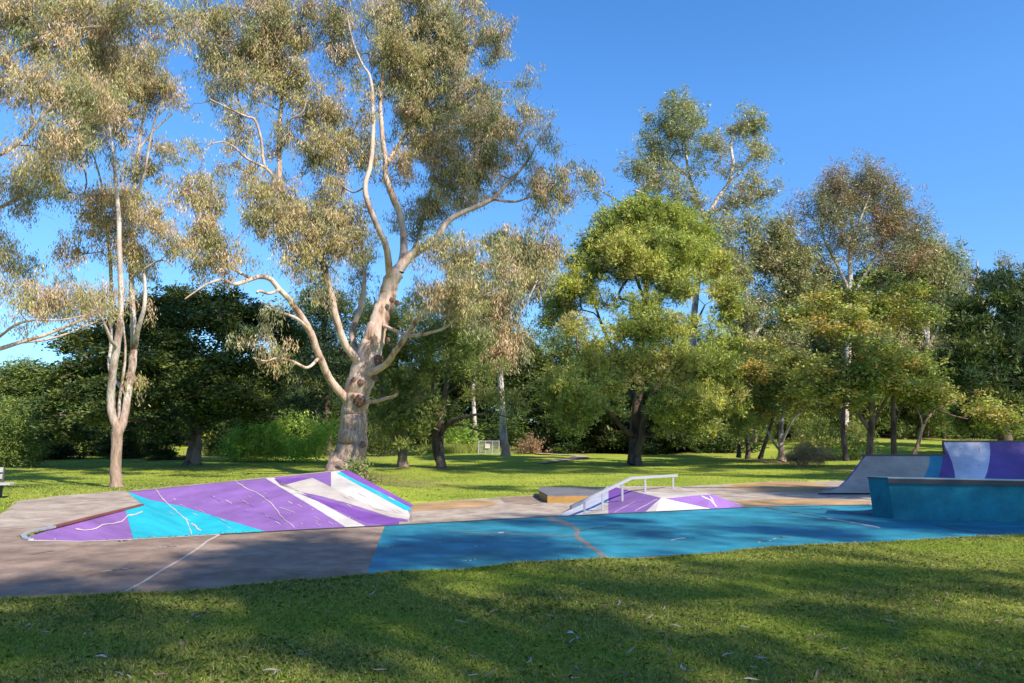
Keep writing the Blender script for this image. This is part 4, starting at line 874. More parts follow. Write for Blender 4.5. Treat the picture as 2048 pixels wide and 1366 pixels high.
    generic('gum_tree', 'olive gum behind, filling the sky gap between the feathery tree and the russet tree', 'tree', (1510, 900), 58,
        [(1510, 905, 12), (1508, 860, 10), (1504, 780, 9), (1500, 700, 8), (1495, 620, 7), (1490, 560, 5), (1485, 500, 3)],
        [[(1500, 690, 5), (1540, 620, 4, 0), (1570, 560, 3, 0), (1580, 500, 2, 0)], [(1498, 640, 4), (1465, 580, 3, 0), (1440, 520, 2, 0)]],
        [(1470, 460, 34, 22, 0, .8), (1510, 455, 30, 20, 0, .7), (1440, 500, 34, 24, 0, .8), (1500, 510, 40, 26, 0, .7), (1560, 470, 30, 22, 0, .9), (1540, 500, 34, 26), (1460, 530, 36, 30), (1620, 540, 34, 30), (1550, 530, 38, 26), (1590, 520, 30, 24), (1480, 560, 42, 28), (1540, 590, 42, 28), (1600, 580, 36, 28), (1500, 630, 42, 30), (1570, 640, 42, 30), (1480, 690, 36, 30), (1550, 700, 40, 30)],
        'gumfar', 'bush', (.32, .07), .8, 22, 8, 'gumgrey', 'leaf', tip=.02, dens=1.3, gap=(1.2, -1.2), twigm='twig')
    generic('russet_tree', 'far tree with thin reddish-brown crown, topmost on the right against the sky', 'tree', (1690, 895), 58,
        [(1690, 900, 14), (1690, 850, 12), (1692, 780, 11), (1695, 700, 10), (1697, 620, 9), (1699, 560, 8), (1700, 520, 7), (1705, 470, 5), (1700, 410, 3)],
        [[(1698, 580, 7), (1675, 530, 5, 0), (1650, 480, 4, 0), (1640, 430, 2, 0)], [(1698, 600, 7), (1735, 540, 5, 0), (1765, 490, 4, 0), (1790, 440, 2.5, 0)], [(1696, 640, 6), (1760, 580, 5, 1), (1810, 520, 4, 1), (1835, 450, 2, 1)], [(1696, 660, 6), (1640, 600, 5, 1), (1600, 540, 4, 1), (1585, 480, 2, 1)], [(1700, 500, 5), (1720, 440, 4, -1), (1740, 390, 2, -1)]],
        [(1710, 355, 45, 24), (1670, 380, 42, 26), (1750, 375, 42, 26), (1700, 410, 50, 28), (1640, 420, 40, 26), (1770, 420, 42, 28), (1810, 400, 28, 22, 0, .8), (1620, 460, 34, 24, 0, .8), (1680, 460, 45, 26, -1), (1740, 460, 50, 26), (1800, 450, 40, 28), (1700, 510, 45, 24, 0, .7), (1770, 510, 42, 26, 0, .8), (1640, 510, 36, 24, 0, .7), (1590, 450, 22, 26, 0, .7), (1580, 490, 34, 28, 0, .8), (1820, 510, 34, 26), (1590, 540, 34, 26), (1840, 470, 26, 26, 0, .8)],
        'red', 'bush', (.30, .05), .8, 22, 8, 'gumgrey', 'leaf', tip=.02, dens=.8, gap=(1.2, -1.1), twigm='twig')
    generic('gum_tree', 'grey-green gum standing behind the russet tree at its right shoulder', 'tree', (1850, 895), 60,
        [(1850, 900, 12), (1850, 820, 10), (1852, 720, 8), (1855, 620, 6), (1860, 540, 4), (1862, 490, 2)],
        [[(1852, 700, 5), (1890, 620, 4, 0), (1905, 540, 2, 0)], [(1853, 680, 5), (1820, 600, 4, 0), (1800, 530, 2, 0)]],
        [(1840, 490, 36, 24), (1870, 520, 30, 24), (1820, 540, 40, 28), (1880, 560, 30, 26), (1905, 520, 18, 24, 0, .8), (1840, 590, 45, 30), (1895, 600, 30, 30, 0, .9), (1850, 650, 45, 30), (1790, 560, 40, 28, 0, .8), (1900, 660, 34, 30), (1925, 620, 24, 30), (1880, 700, 40, 34), (1860, 560, 34, 30), (1770, 680, 44, 34), (1640, 560, 40, 30), (1790, 620, 42, 30), (1740, 580, 42, 30), (1690, 590, 42, 30, 0, .8), (1740, 640, 44, 30), (1660, 640, 40, 30), (1690, 690, 44, 30)],
        'gumfar', 'bush', (.32, .07), .8, 22, 8, 'gumgrey', 'leaf', tip=.02, dens=1.3, gap=(1.2, -1.3), twigm='twig')
    generic('russet_tree', 'small thin purplish-brown treetop far off near the right edge', 'tree', (1965, 895), 70,
        [(1965, 900, 9), (1962, 800, 8), (1960, 700, 7), (1958, 620, 6), (1955, 560, 4), (1955, 520, 2)],
        [[(1960, 620, 4), (1985, 570, 3, 0), (2000, 530, 2, 0)], [(1960, 640, 4), (1935, 590, 3, 0), (1925, 560, 2, 0)]],
        [(1965, 510, 34, 16), (1940, 530, 24, 16), (1995, 525, 24, 16), (1960, 550, 36, 18, 0, .6), (1930, 580, 20, 16, 0, .6), (1920, 610, 16, 16, 0, .5)],
        'red', 'bush', (.36, .06), .85, 18, 8, 'gumgrey', 'leaf', tip=.02, gap=(2, -1.0), twigm='twig')
    # the autumn-tinted spreading trees right of centre
    generic('broadleaf_tree', 'wide green and rust-tinged spreading tree with forked trunk, behind the quarter pipe', 'tree', (1742, 905), 35,
        [(1742, 915, 16), (1741, 900, 11), (1741, 880, 10.5), (1742, 855, 11), (1745, 835, 9), (1745, 800, 7), (1750, 750, 6), (1755, 690, 5), (1765, 620, 3)],
        [[(1741, 862, 8), (1725, 840, 7, 0), (1712, 820, 6, 0), (1690, 790, 5, -1), (1660, 750, 4, -1), (1620, 710, 2.5, -1.4)], [(1744, 855, 7), (1757, 830, 6, 0), (1772, 800, 5, 0), (1800, 760, 4, -.6), (1840, 720, 2, -1)],
         [(1747, 790, 5), (1720, 720, 4, 1), (1700, 660, 3, 1), (1680, 610, 2, 1)], [(1752, 740, 4), (1790, 680, 3, 1), (1820, 620, 2, 1)], [(1690, 790, 4, -1), (1650, 780, 3, -2), (1610, 760, 2, -2.4)]],
        [(1740, 545, 44, 30, 0, .6), (1800, 570, 44, 30, 0, .6), (1680, 560, 40, 26, 0, .5), (1870, 640, 40, 34, 0, .6), (1900, 740, 40, 30, 0, .7), (1530, 700, 36, 24, 0, .7), (1690, 590, 45, 28), (1640, 610, 45, 28), (1760, 610, 50, 30), (1820, 620, 40, 28, 0, .8), (1590, 640, 40, 26), (1700, 640, 55, 30, -1), (1640, 665, 50, 28, -1.5), (1770, 660, 50, 30, -1), (1830, 670, 40, 28, -.6), (1570, 690, 44, 26, -1), (1620, 715, 50, 28, -2), (1690, 700, 50, 28, -2), (1760, 710, 50, 28, -2), (1820, 720, 45, 28, -1.5), (1870, 710, 30, 24, 0, .8), (1560, 730, 40, 24, -1.5), (1650, 755, 50, 24, -2.5), (1720, 755, 50, 24, -2.5), (1790, 765, 50, 24, -2), (1850, 770, 40, 24, -1), (1600, 785, 40, 20, -2, .8), (1690, 800, 40, 20, -2, .7), (1830, 810, 40, 20, -1, .7), (1880, 790, 36, 22, 0, .8), (1640, 820, 30, 16, -1, .6)],
        'autumn', 'flat', (.18, .085), .55, 15, 8, 'brown', 'leafd', tip=.016, dens=.8, gap=(.9, -.9), tw=2)
    generic('broadleaf_tree', 'narrow dark-trunked tree behind the grey end of the quarter pipe, left of the forked one', 'tree', (1692, 915), 33,
        [(1692, 922, 11), (1691, 900, 8), (1687, 870, 7.5), (1686, 840, 7), (1688, 800, 5), (1690, 750, 3)], [[(1686, 845, 4), (1670, 815, 3, 0), (1650, 790, 2, 0)]],
        [(1690, 760, 40, 24), (1660, 790, 32, 18), (1710, 800, 30, 16, 0, .8), (1640, 740, 34, 22, 0, .8), (1720, 740, 34, 22, 0, .8)],
        'autumn', 'flat', (.19, .10), .55, 14, 8, 'dark', 'leafd', tip=.014, gap=(1.1, -1.1))
    generic('broadleaf_tree', 'straight dark-trunked tree just right of the forked one above the quarter pipe', 'tree', (1790, 905), 34,
        [(1790, 912, 9.5), (1789, 895, 8.5), (1788, 860, 8.5), (1786, 820, 7), (1785, 770, 5), (1785, 720, 3)], [[(1787, 850, 4), (1800, 820, 3, 0), (1815, 790, 2, 0)]],
        [(1790, 740, 40, 26), (1760, 780, 34, 18, 0, .8), (1820, 780, 36, 20), (1850, 740, 34, 24)],
        'autumn', 'flat', (.19, .10), .55, 14, 8, 'dark', 'leafd', tip=.014, gap=(1.1, -1.1))
    generic('broadleaf_tree', 'low leaning tree with pale speckled trunk, rightmost before the tall ramp', 'tree', (1832, 905), 34,
        [(1828, 912, 9), (1832, 900, 6.5), (1838, 880, 6), (1845, 855, 6), (1856, 835, 5), (1872, 820, 4), (1895, 808, 3), (1920, 800, 2)], [[(1846, 855, 4), (1840, 830, 3, 0), (1825, 800, 2, 0)], [(1872, 820, 3), (1900, 830, 3, -1), (1935, 838, 2, -1.4)]],
        [(1890, 790, 40, 18), (1930, 800, 40, 16), (1850, 790, 34, 16), (1960, 820, 40, 18, -1), (1900, 830, 40, 10, -1, .6), (1990, 840, 36, 16, -1, .8), (2030, 850, 36, 16, -1, .8)],
        'autumn', 'flat', (.17, .08), .5, 13, 8, 'brown', 'leafd', tip=.012, gap=(1, -1.0))
    generic('broadleaf_tree', 'small tree with pale crooked sunlit trunk, right of the feathery tree', 'tree', (1562, 915), 40,
        [(1563, 922, 15), (1562, 905, 10), (1562, 880, 8), (1563, 850, 7.5), (1566, 830, 6), (1570, 790, 4), (1575, 750, 2)],
        [[(1563, 885, 5), (1575, 860, 4.5, -.5), (1588, 838, 4, -.8), (1605, 825, 2.5, -1)], [(1563, 850, 5), (1555, 830, 4, 0), (1540, 810, 3, 0), (1520, 800, 2, 0)], [(1560, 905, 4, .3), (1545, 880, 4, .5), (1530, 850, 3, .6), (1520, 820, 2, .6)]],
        [(1560, 770, 40, 24), (1520, 790, 36, 22), (1600, 790, 36, 22), (1540, 820, 36, 16, 0, .7), (1600, 830, 32, 14, 0, .6), (1500, 750, 34, 24), (1490, 830, 30, 20, 0, .8), (1580, 730, 36, 24)],
        'autumn', 'flat', (.19, .085), .55, 13, 8, 'gumgrey', 'leafd', tip=.013, gap=(1.1, -1.1), twigm='brown')
    for (x, y, r, lean, Y, lab) in ((1478, 912, 6, 2, 44, 'thin dark trunk with small crown, left of a close pair right of the feathery tree'), (1495, 913, 7, -1, 45, 'second dark trunk of a close pair right of the feathery tree'), (1526, 915, 6, 20, 43, 'slim dark tree leaning right, beside the pale crooked trunk')):
        generic('broadleaf_tree', lab, 'tree', (x, y), Y, [(x - lean * .3, y + 3, r * 1.4), (x, y - 15, r), (x + lean * .5, y - 45, r * .9), (x + lean, y - 80, r * .8), (x + lean, y - 120, r * .5), (x + lean, y - 160, r * .3)], [],
            [(x - 10, y - 120, 34, 22), (x + 20, y - 150, 34, 24), (x - 5, y - 180, 36, 26), (x + 15, y - 90, 28, 14, 0, .7)], 'casu', 'flat', (.22, .09), .65, 12, 8, 'dark', 'leafd', tip=.014)
    # dark green pair on the right edge
    generic('cypress_tree', 'big dark green tree with layered boughs filling the right edge', 'tree', (2010, 890), 46,
        [(2012, 900, 22), (2010, 860, 18), (2008, 800, 15), (2008, 720, 12), (2012, 640, 8), (2020, 560, 4)],
        [[(2008, 780, 8), (1960, 740, 6, -1), (1920, 710, 4, -2)], [(2008, 700, 8), (2060, 650, 6, 0), (2100, 610, 4, 0)], [(2010, 680, 6), (1970, 640, 5, -1), (1950, 610, 3, -1)]],
        [(2040, 530, 40, 20), (2000, 560, 36, 20), (2070, 560, 50, 26), (1960, 590, 34, 18), (2020, 600, 50, 24, -2), (1940, 620, 34, 18, -1), (1980, 650, 45, 22, -2), (2050, 650, 50, 26, -2), (1920, 660, 36, 20, -1), (1960, 700, 45, 22, -3), (2030, 700, 50, 26, -3), (1910, 710, 36, 20, -2), (1900, 750, 34, 20, -2), (1960, 755, 45, 24, -3), (2040, 760, 55, 28, -3), (1920, 800, 40, 20, -2), (1990, 810, 50, 22, -3), (2060, 820, 50, 26, -3), (1960, 845, 45, 16, -2), (2030, 860, 45, 18, -2), (2110, 700, 50, 50), (2110, 600, 50, 50)],
        'cypress', 'feather', (.34, .06), .75, 22, 9, 'dark', 'leafd', tip=.02, gap=(1.5, -1.6), spread=.68, dens=1.4)
    # left: broad dense tree behind the slim gum
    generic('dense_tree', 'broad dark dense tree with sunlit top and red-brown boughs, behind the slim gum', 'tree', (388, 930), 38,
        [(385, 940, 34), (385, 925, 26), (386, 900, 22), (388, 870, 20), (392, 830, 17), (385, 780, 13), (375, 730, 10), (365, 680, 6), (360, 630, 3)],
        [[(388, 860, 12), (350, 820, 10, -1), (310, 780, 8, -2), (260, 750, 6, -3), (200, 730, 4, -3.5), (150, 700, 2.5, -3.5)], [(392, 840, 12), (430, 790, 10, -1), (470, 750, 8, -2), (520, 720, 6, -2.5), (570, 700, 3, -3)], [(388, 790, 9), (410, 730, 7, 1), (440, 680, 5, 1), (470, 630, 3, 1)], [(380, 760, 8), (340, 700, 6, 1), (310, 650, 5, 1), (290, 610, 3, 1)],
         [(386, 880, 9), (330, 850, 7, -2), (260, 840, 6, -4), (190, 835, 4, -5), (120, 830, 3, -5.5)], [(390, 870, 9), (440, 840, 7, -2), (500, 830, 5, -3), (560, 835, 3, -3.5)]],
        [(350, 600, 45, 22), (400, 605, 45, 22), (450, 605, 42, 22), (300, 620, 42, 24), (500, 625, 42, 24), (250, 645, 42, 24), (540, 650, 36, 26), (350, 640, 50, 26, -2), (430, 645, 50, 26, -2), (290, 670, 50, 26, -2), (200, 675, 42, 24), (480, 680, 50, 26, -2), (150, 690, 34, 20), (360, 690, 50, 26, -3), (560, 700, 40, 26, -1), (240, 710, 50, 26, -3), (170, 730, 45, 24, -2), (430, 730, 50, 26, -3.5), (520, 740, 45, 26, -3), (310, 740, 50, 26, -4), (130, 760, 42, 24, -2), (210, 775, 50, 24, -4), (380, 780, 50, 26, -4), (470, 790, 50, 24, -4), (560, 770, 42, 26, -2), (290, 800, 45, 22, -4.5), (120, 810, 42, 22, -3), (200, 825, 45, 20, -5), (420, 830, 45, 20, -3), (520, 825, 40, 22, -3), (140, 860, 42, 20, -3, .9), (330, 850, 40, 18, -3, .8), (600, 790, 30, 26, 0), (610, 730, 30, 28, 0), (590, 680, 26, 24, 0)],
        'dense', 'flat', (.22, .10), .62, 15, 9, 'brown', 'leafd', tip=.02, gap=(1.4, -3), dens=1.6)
    generic('casuarina_tree', 'blue-green bushy tree seen between the boughs left of the big gum trunk', 'tree', (655, 905), 48,
        [(655, 912, 12), (655, 870, 10), (652, 800, 8), (650, 720, 6), (645, 640, 4), (640, 590, 2)], [[(652, 780, 5), (600, 720, 4, 0), (570, 670, 2, 0)], [(652, 760, 5), (690, 700, 4, 0), (720, 650, 2, 0)]],
        [(640, 590, 34, 22), (620, 630, 36, 24), (670, 620, 36, 24), (650, 670, 45, 26), (600, 680, 34, 26), (700, 670, 36, 30), (640, 720, 45, 26), (690, 730, 40, 28), (600, 740, 36, 24, 0, .8), (640, 780, 40, 26), (690, 790, 36, 26), (720, 620, 30, 30), (740, 700, 30, 30), (600, 820, 36, 22), (660, 840, 34, 20, 0, .7)],
        'cypress', 'feather', (.34, .055), .75, 20, 8, 'dark', 'leafd', tip=.018, gap=(1.4, -1.5))
    # shrubs
    S = [('sunlit yellow-green shrub clump at the lawn edge, left of the big gum', (520, 910), 43, [(500, 890, 40, 26), (540, 880, 40, 30), (580, 890, 34, 24), (470, 900, 34, 16), (530, 850, 34, 20), (500, 860, 30, 22), (600, 860, 24, 24, 1, .7)], 'lime'),
         ('sunlit yellow-green shrub right beside the big gum trunk, on its left', (630, 912), 42, [(620, 895, 30, 20), (655, 890, 26, 24), (640, 860, 24, 24, 0, .8), (600, 905, 26, 12)], 'lime'),
         ('pale yellow reedy shrub between the casuarina and the slender white gum', (920, 900), 57, [(915, 880, 26, 18), (935, 870, 22, 22), (905, 892, 24, 10), (945, 888, 18, 14)], 'lime'),
         ('bright lit shrub at the far left edge under the dark trees', (20, 935), 36, [(20, 850, 42, 24), (50, 880, 36, 24), (5, 900, 40, 24), (55, 915, 30, 18), (-30, 880, 40, 40), (20, 815, 30, 18, 1)], 'denselit'),
         ('lime-topped tree crown on the left skyline below the gum boughs', (50, 925), 50, [(20, 745, 36, 16), (60, 740, 36, 16), (100, 755, 34, 18), (-20, 760, 40, 24), (40, 775, 50, 22), (100, 790, 36, 24), (0, 810, 50, 26), (70, 820, 50, 26), (30, 860, 60, 30), (90, 880, 50, 30)], 'denselit'),
         ('rusty-leaved shrub right of the thick white trunk at the dark wood edge', (1062, 903), 52, [(1058, 885, 14, 12), (1075, 892, 16, 9), (1048, 893, 12, 8), (1090, 897, 12, 5)], 'red'),
         ('olive shrub behind the dead brown brush near the slim dark trunk', (1660, 905), 42, [(1650, 880, 30, 14), (1690, 885, 26, 14), (1620, 885, 26, 14), (1720, 890, 24, 10)], 'casu'),
         ('shaggy shrub under the right end of the tall purple ramp trees', (2000, 878), 48, [(1990, 860, 34, 14), (2030, 862, 34, 14), (2060, 855, 34, 18)], 'denselit'),
         ('small dark green shrub low between the big gum and the casuarina', (760, 905), 50, [(750, 885, 26, 16), (775, 890, 24, 14), (735, 895, 20, 10)], 'dense')]
    for lab, bp, Y, lob, pal in S:
        x, y = bp
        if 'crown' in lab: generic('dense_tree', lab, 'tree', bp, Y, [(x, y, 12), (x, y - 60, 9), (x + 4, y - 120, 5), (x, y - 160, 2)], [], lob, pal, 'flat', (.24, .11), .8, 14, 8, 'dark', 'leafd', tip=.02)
        else: generic('shrub', lab, 'shrub', bp, Y, [(x, y + 2, 3), (x, y - 8, 2), (x + 2, y - 18, 1.2)], [], lob, pal, 'bush', (.20, .05), .5, 16, 8, 'brown', 'leafd', tip=.007, gap=(1, -1.3))
    t = generic('dead_brush', 'tangle of dead brown brush on the lawn edge left of the quarter pipe', 'shrub', (1610, 922), 36, [(1610, 926, 3), (1612, 915, 2), (1615, 905, 1)], [], [(1590, 912, 22, 9), (1620, 905, 24, 11), (1650, 913, 22, 8), (1610, 916, 30, 6)], 'deadgrass', 'bush', (.24, .012), .30, 26, 8, 'twig', 'leafd', tip=.005, tw=6, bare=.3)
    t = generic('sapling', 'leafy green suckers sprouting at the foot of the big gum, right side', 'shrub', (722, 965), 26, [(722, 972, 2.5), (722, 955, 1.5), (720, 940, 1)], [], [(712, 948, 13, 12), (728, 955, 12, 12), (700, 958, 10, 8), (738, 965, 10, 8), (722, 935, 10, 8)], 'casu', 'bush', (.14, .045), .28, 14, 7, 'brown', 'leafd', tip=.005, bare=.2)

# ---------------------------------------------------------------- the wood behind: copies of a few dense trees
def copy_tree(root, loc, rz, s, label, group, sz=None):
    r = root.copy(); C.objects.link(r); r.location = loc; r.rotation_euler = (0, 0, rz); r.scale = (s, s, sz or s)
    r['label'] = label; r['group'] = group
    for ch in list(PROTO_CH[root.name]):
        c = ch.copy(); C.objects.link(c); c.parent = r
    return r
PROTO_CH = {}
def build_wood():
    grp = 'dark trees of the wood behind the lawn'
    lab = 'dense dark bushy tree in the unbroken shaded wood behind the lawn'
    protos = []
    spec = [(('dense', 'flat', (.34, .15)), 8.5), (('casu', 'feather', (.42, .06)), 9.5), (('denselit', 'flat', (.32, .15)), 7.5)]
    pxs = []
    for k, (pr, h) in enumerate(spec):
        pr, hh = pr, h
        px0 = [1540, 1130, 60][k]; Y = 68; b = P(px0, 905, Y); b.z = float(H0(b.x, b.y)) - .2; f = F / Y
        x, y = px0, proj(b)[1]
        t = Tree('dense_tree', lab, 'tree', b, M['dark'], grp, Y=Y)
        t.limb([(x, y, 7), (x, y - h * .3 * f, 5.5), (x + 3, y - h * .6 * f, 4), (x, y - h * .85 * f, 2)], 'trunk', False)
        lob = []
        for i in range(20):
            a = rng.uniform(-1, 1); hz = rng.uniform(.03, .88); wd = 1 - .55 * max(0, hz - .45) / .45
            lob.append((x + a * 3.2 * f * wd, y - hz * h * f, rng.uniform(1.1, 1.7) * f, rng.uniform(.8, 1.2) * f, rng.uniform(-2.4, 2.4) * wd))
        lob.append((x, y - h * .92 * f, 1.4 * f, .7 * f, 0))
        c = t.lobes(lob, .95, 1.1); c = c[c[:, 2] > b.z + .2]
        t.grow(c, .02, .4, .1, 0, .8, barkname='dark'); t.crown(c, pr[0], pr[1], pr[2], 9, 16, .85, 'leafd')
        bpy.context.view_layer.update(); PROTO_CH[t.root.name] = list(t.root.children); protos.append(t.root)
    # (px, depth, scale, which)
    put = []
    for i, px in enumerate(range(-420, 2500, 62)):
        if 1050 < px < 1090: h = .95
        elif 900 < px < 1160: h = 1.25
        elif px > 1500: h = 1.15 + .2 * random.random()
        elif px < 80: h = .8
        else: h = random.uniform(.85, 1.1)
        put.append((px + random.uniform(-18, 18), random.uniform(66, 72), h, i % 3 if px < 900 or px > 1100 else 0))
    for i, px in enumerate(range(-500, 2600, 90)):
        h = .95 if 1050 < px < 1110 else 1.2 if 900 < px < 1500 else random.uniform(1.0, 1.3) if px > 1450 else random.uniform(.9, 1.1)
        put.append((px + random.uniform(-25, 25), random.uniform(78, 86), h, (i + 1) % 3))
    # nearer ranks: dark masses left, centre right and right
    for px, Y, s in ((-60, 44, .55), (60, 52, .62), (180, 50, .7), (290, 48, .6), (640, 56, .6), (730, 58, .7), (840, 58, .66), (1090, 58, .62), (1150, 54, .62), (1210, 54, .66), (1330, 52, .62), (1400, 54, .7), (1450, 52, .6), (1560, 58, .8), (1640, 60, .7), (1720, 60, .85), (1800, 60, .8), (1890, 58, .8), (1960, 60, .8), (2060, 58, .9), (120, 44, .38), (60, 42, .34), (250, 45, .36), (330, 44, .32), (470, 50, .5), (1180, 56, .4), (1260, 56, .4), (1350, 56, .42)):
        put.append((px, Y, s, 0 if px < 900 else 1 if px > 1500 else 0))
    used = set()
    kinds = ['dark broad-leaved bushy tree', 'grey-green feathery bushy tree', 'lighter green bushy tree']
    def where(px, Y):
        rank = 'front' if Y < 63 else 'middle' if Y < 75 else 'rear'
        z = 'left of slim gum' if px < 233 else 'between slim and big gums' if px < 700 else 'between big gum and feathery tree' if px < 1270 else 'between feathery tree and quarter pipe' if px < 1730 else 'beyond the quarter pipe'
        return rank, z
    for px, Y, s, k in put:
        rk, zn = where(px, Y); lab = '%s in %s rank, %s' % (kinds[k], rk, zn); grp = '%ss, %s rank, %s' % (kinds[k], rk, zn)
        b = P(px, 905, Y); b.z = float(H0(b.x, b.y)) - .15; a = random.uniform(0, 6.28); TREE_BASES.append((b.x, b.y, 2.0))
        if k not in used:
            used.add(k); r = protos[k]; r.location = b; r.rotation_euler = (0, 0, a); r.scale = (s, s, s); r['label'] = lab; r['group'] = grp; continue
        copy_tree(protos[k], b, a, s, lab, grp, s * random.uniform(.9, 1.12))

# ---------------------------------------------------------------- gums beyond the right edge, whose shade falls on the park
def shade_trees():
    def foot(x0, x1, y0, y1, t, z=0.0, dens=1.0):
        a, b_, c, d = G(x0, y1, z), G(x1, y1, z), G(x0, y0, z), G(x1, y0, z)
        cen = (a + b_ + c + d) / 4 + SUN * t; return (cen, max(.3, ((b_ - a).length + (d - c).length) / 4 - .35), max(.2, (c.y - a.y) / 2 - .3), dens)
    sets = [
     ('gum_tree', 'tall gum standing beyond the right edge of the photo, shading the near lawn and slab', Vector((13, -11, 0)), 24, 'near', [(340, 760, 1095, 1210, 20, 3), (0, 330, 1150, 1230, 20, 1.8), (480, 800, 1075, 1110, 21, .5), (760, 1110, 1062, 1140, 22, .8), (700, 1130, 1215, 1366, 19, 1.0), (1130, 1500, 1165, 1366, 20, 1.1), (1490, 1850, 1190, 1366, 20, 1.1), (0, 120, 1240, 1366, 19, 1.0), (180, 420, 1320, 1420, 19, .7), (400, 520, 1215, 1280, 19, .8), (520, 760, 1290, 1366, 19, .8), (1850, 2048, 1340, 1450, 19, .9)]),
     ('gum_tree', 'second gum beyond the right edge, shading the blue slab and ledge', Vector((20, -2, 0)), 24, 'mid', [(1330, 2048, 1120, 1180, 22, 1.1), (1030, 1330, 1140, 1200, 21, .7), (1180, 1400, 1040, 1075, 22, .6), (1400, 1740, 1050, 1090, 22, .6), (1560, 1900, 1025, 1045, 23, .5), (1820, 1960, 1050, 1062, 22, .9), (1560, 1990, 962, 975, 24, 1.5), (1800, 2300, 962, 975, 25, 1.5), (820, 1120, 1020, 1040, 24, .5), (900, 1200, 1005, 1015, 24, .5), (1480, 1740, 985, 1008, 22, .9)]),
     ('gum_tree', 'third gum beyond the right edge, throwing shade bands across the lawn', Vector((30, 13, 0)), 22, 'far', [(1080, 1260, 975, 990, 24, .7), (1330, 1760, 933, 940, 26, .9), (1480, 1900, 950, 957, 25, .9), (860, 1260, 928, 945, 30, 1.0), (1350, 1700, 918, 922, 28, .8), (900, 1080, 968, 980, 27, .6), (440, 700, 925, 938, 34, .8), (1640, 1760, 940, 965, 24, 1.0)])]
    for name, lab, base, hgt, which, feet in sets:
        base.z = 0 if which == 'near' else float(H0(base.x, base.y)); t = Tree(name, lab, 'tree', base, M['gum'])
        cen = []
        for x0, x1, y0, y1, tt, dn in feet:
            c, a, b_, de = foot(x0, x1, y0, y1, tt + 6, 0 if which != 'far' else -.3, dn)
            n = max(3, int(a * b_ * (15 if which == 'near' else 11) * de + 3)); v = rng.uniform(-1, 1, (n, 3))
            cen.append(np.array(c) + v * np.array([a, b_, .9]))
        if which == 'mid': cen.append(np.array(SUN) * 26 + np.array([8.4, 12.2, .35]) + rng.uniform(-1, 1, (26, 3)) * np.array([1.3, .3, .3]))
        if which == 'mid': cen.append(np.array(SUN) * 27 + np.array([14.5, 21.8, .5]) + rng.uniform(-1, 1, (300, 3)) * np.array([5.5, 1.1, .8]))
        cen = np.concatenate(cen); mid = Vector(cen.mean(0)); top = cen[:, 2].max()
        t.limb3([base - Vector((0, 0, .2)), base + Vector((0, 0, 3)), base.lerp(mid, .3) * 1.0 + Vector((0, 0, 2.5)), base.lerp(mid, .75) + Vector((0, 0, 0)), mid + Vector((0, 0, 1.5))], [.55, .42, .34, .24, .1], 'trunk', False)
        for k in range(6):
            e = Vector(cen[rng.integers(len(cen))]); s_ = base.lerp(mid, .3) + Vector((0, 0, 2.5)); t.limb3([s_, s_.lerp(e, .5) + Vector((0, 0, .8)), e], [.2, .12, .04])
        t.grow(cen, .012, .4, .05, 0, .6); t.crown(cen, 'gum', 'droop', (.24, .07), 8, 22, .52)

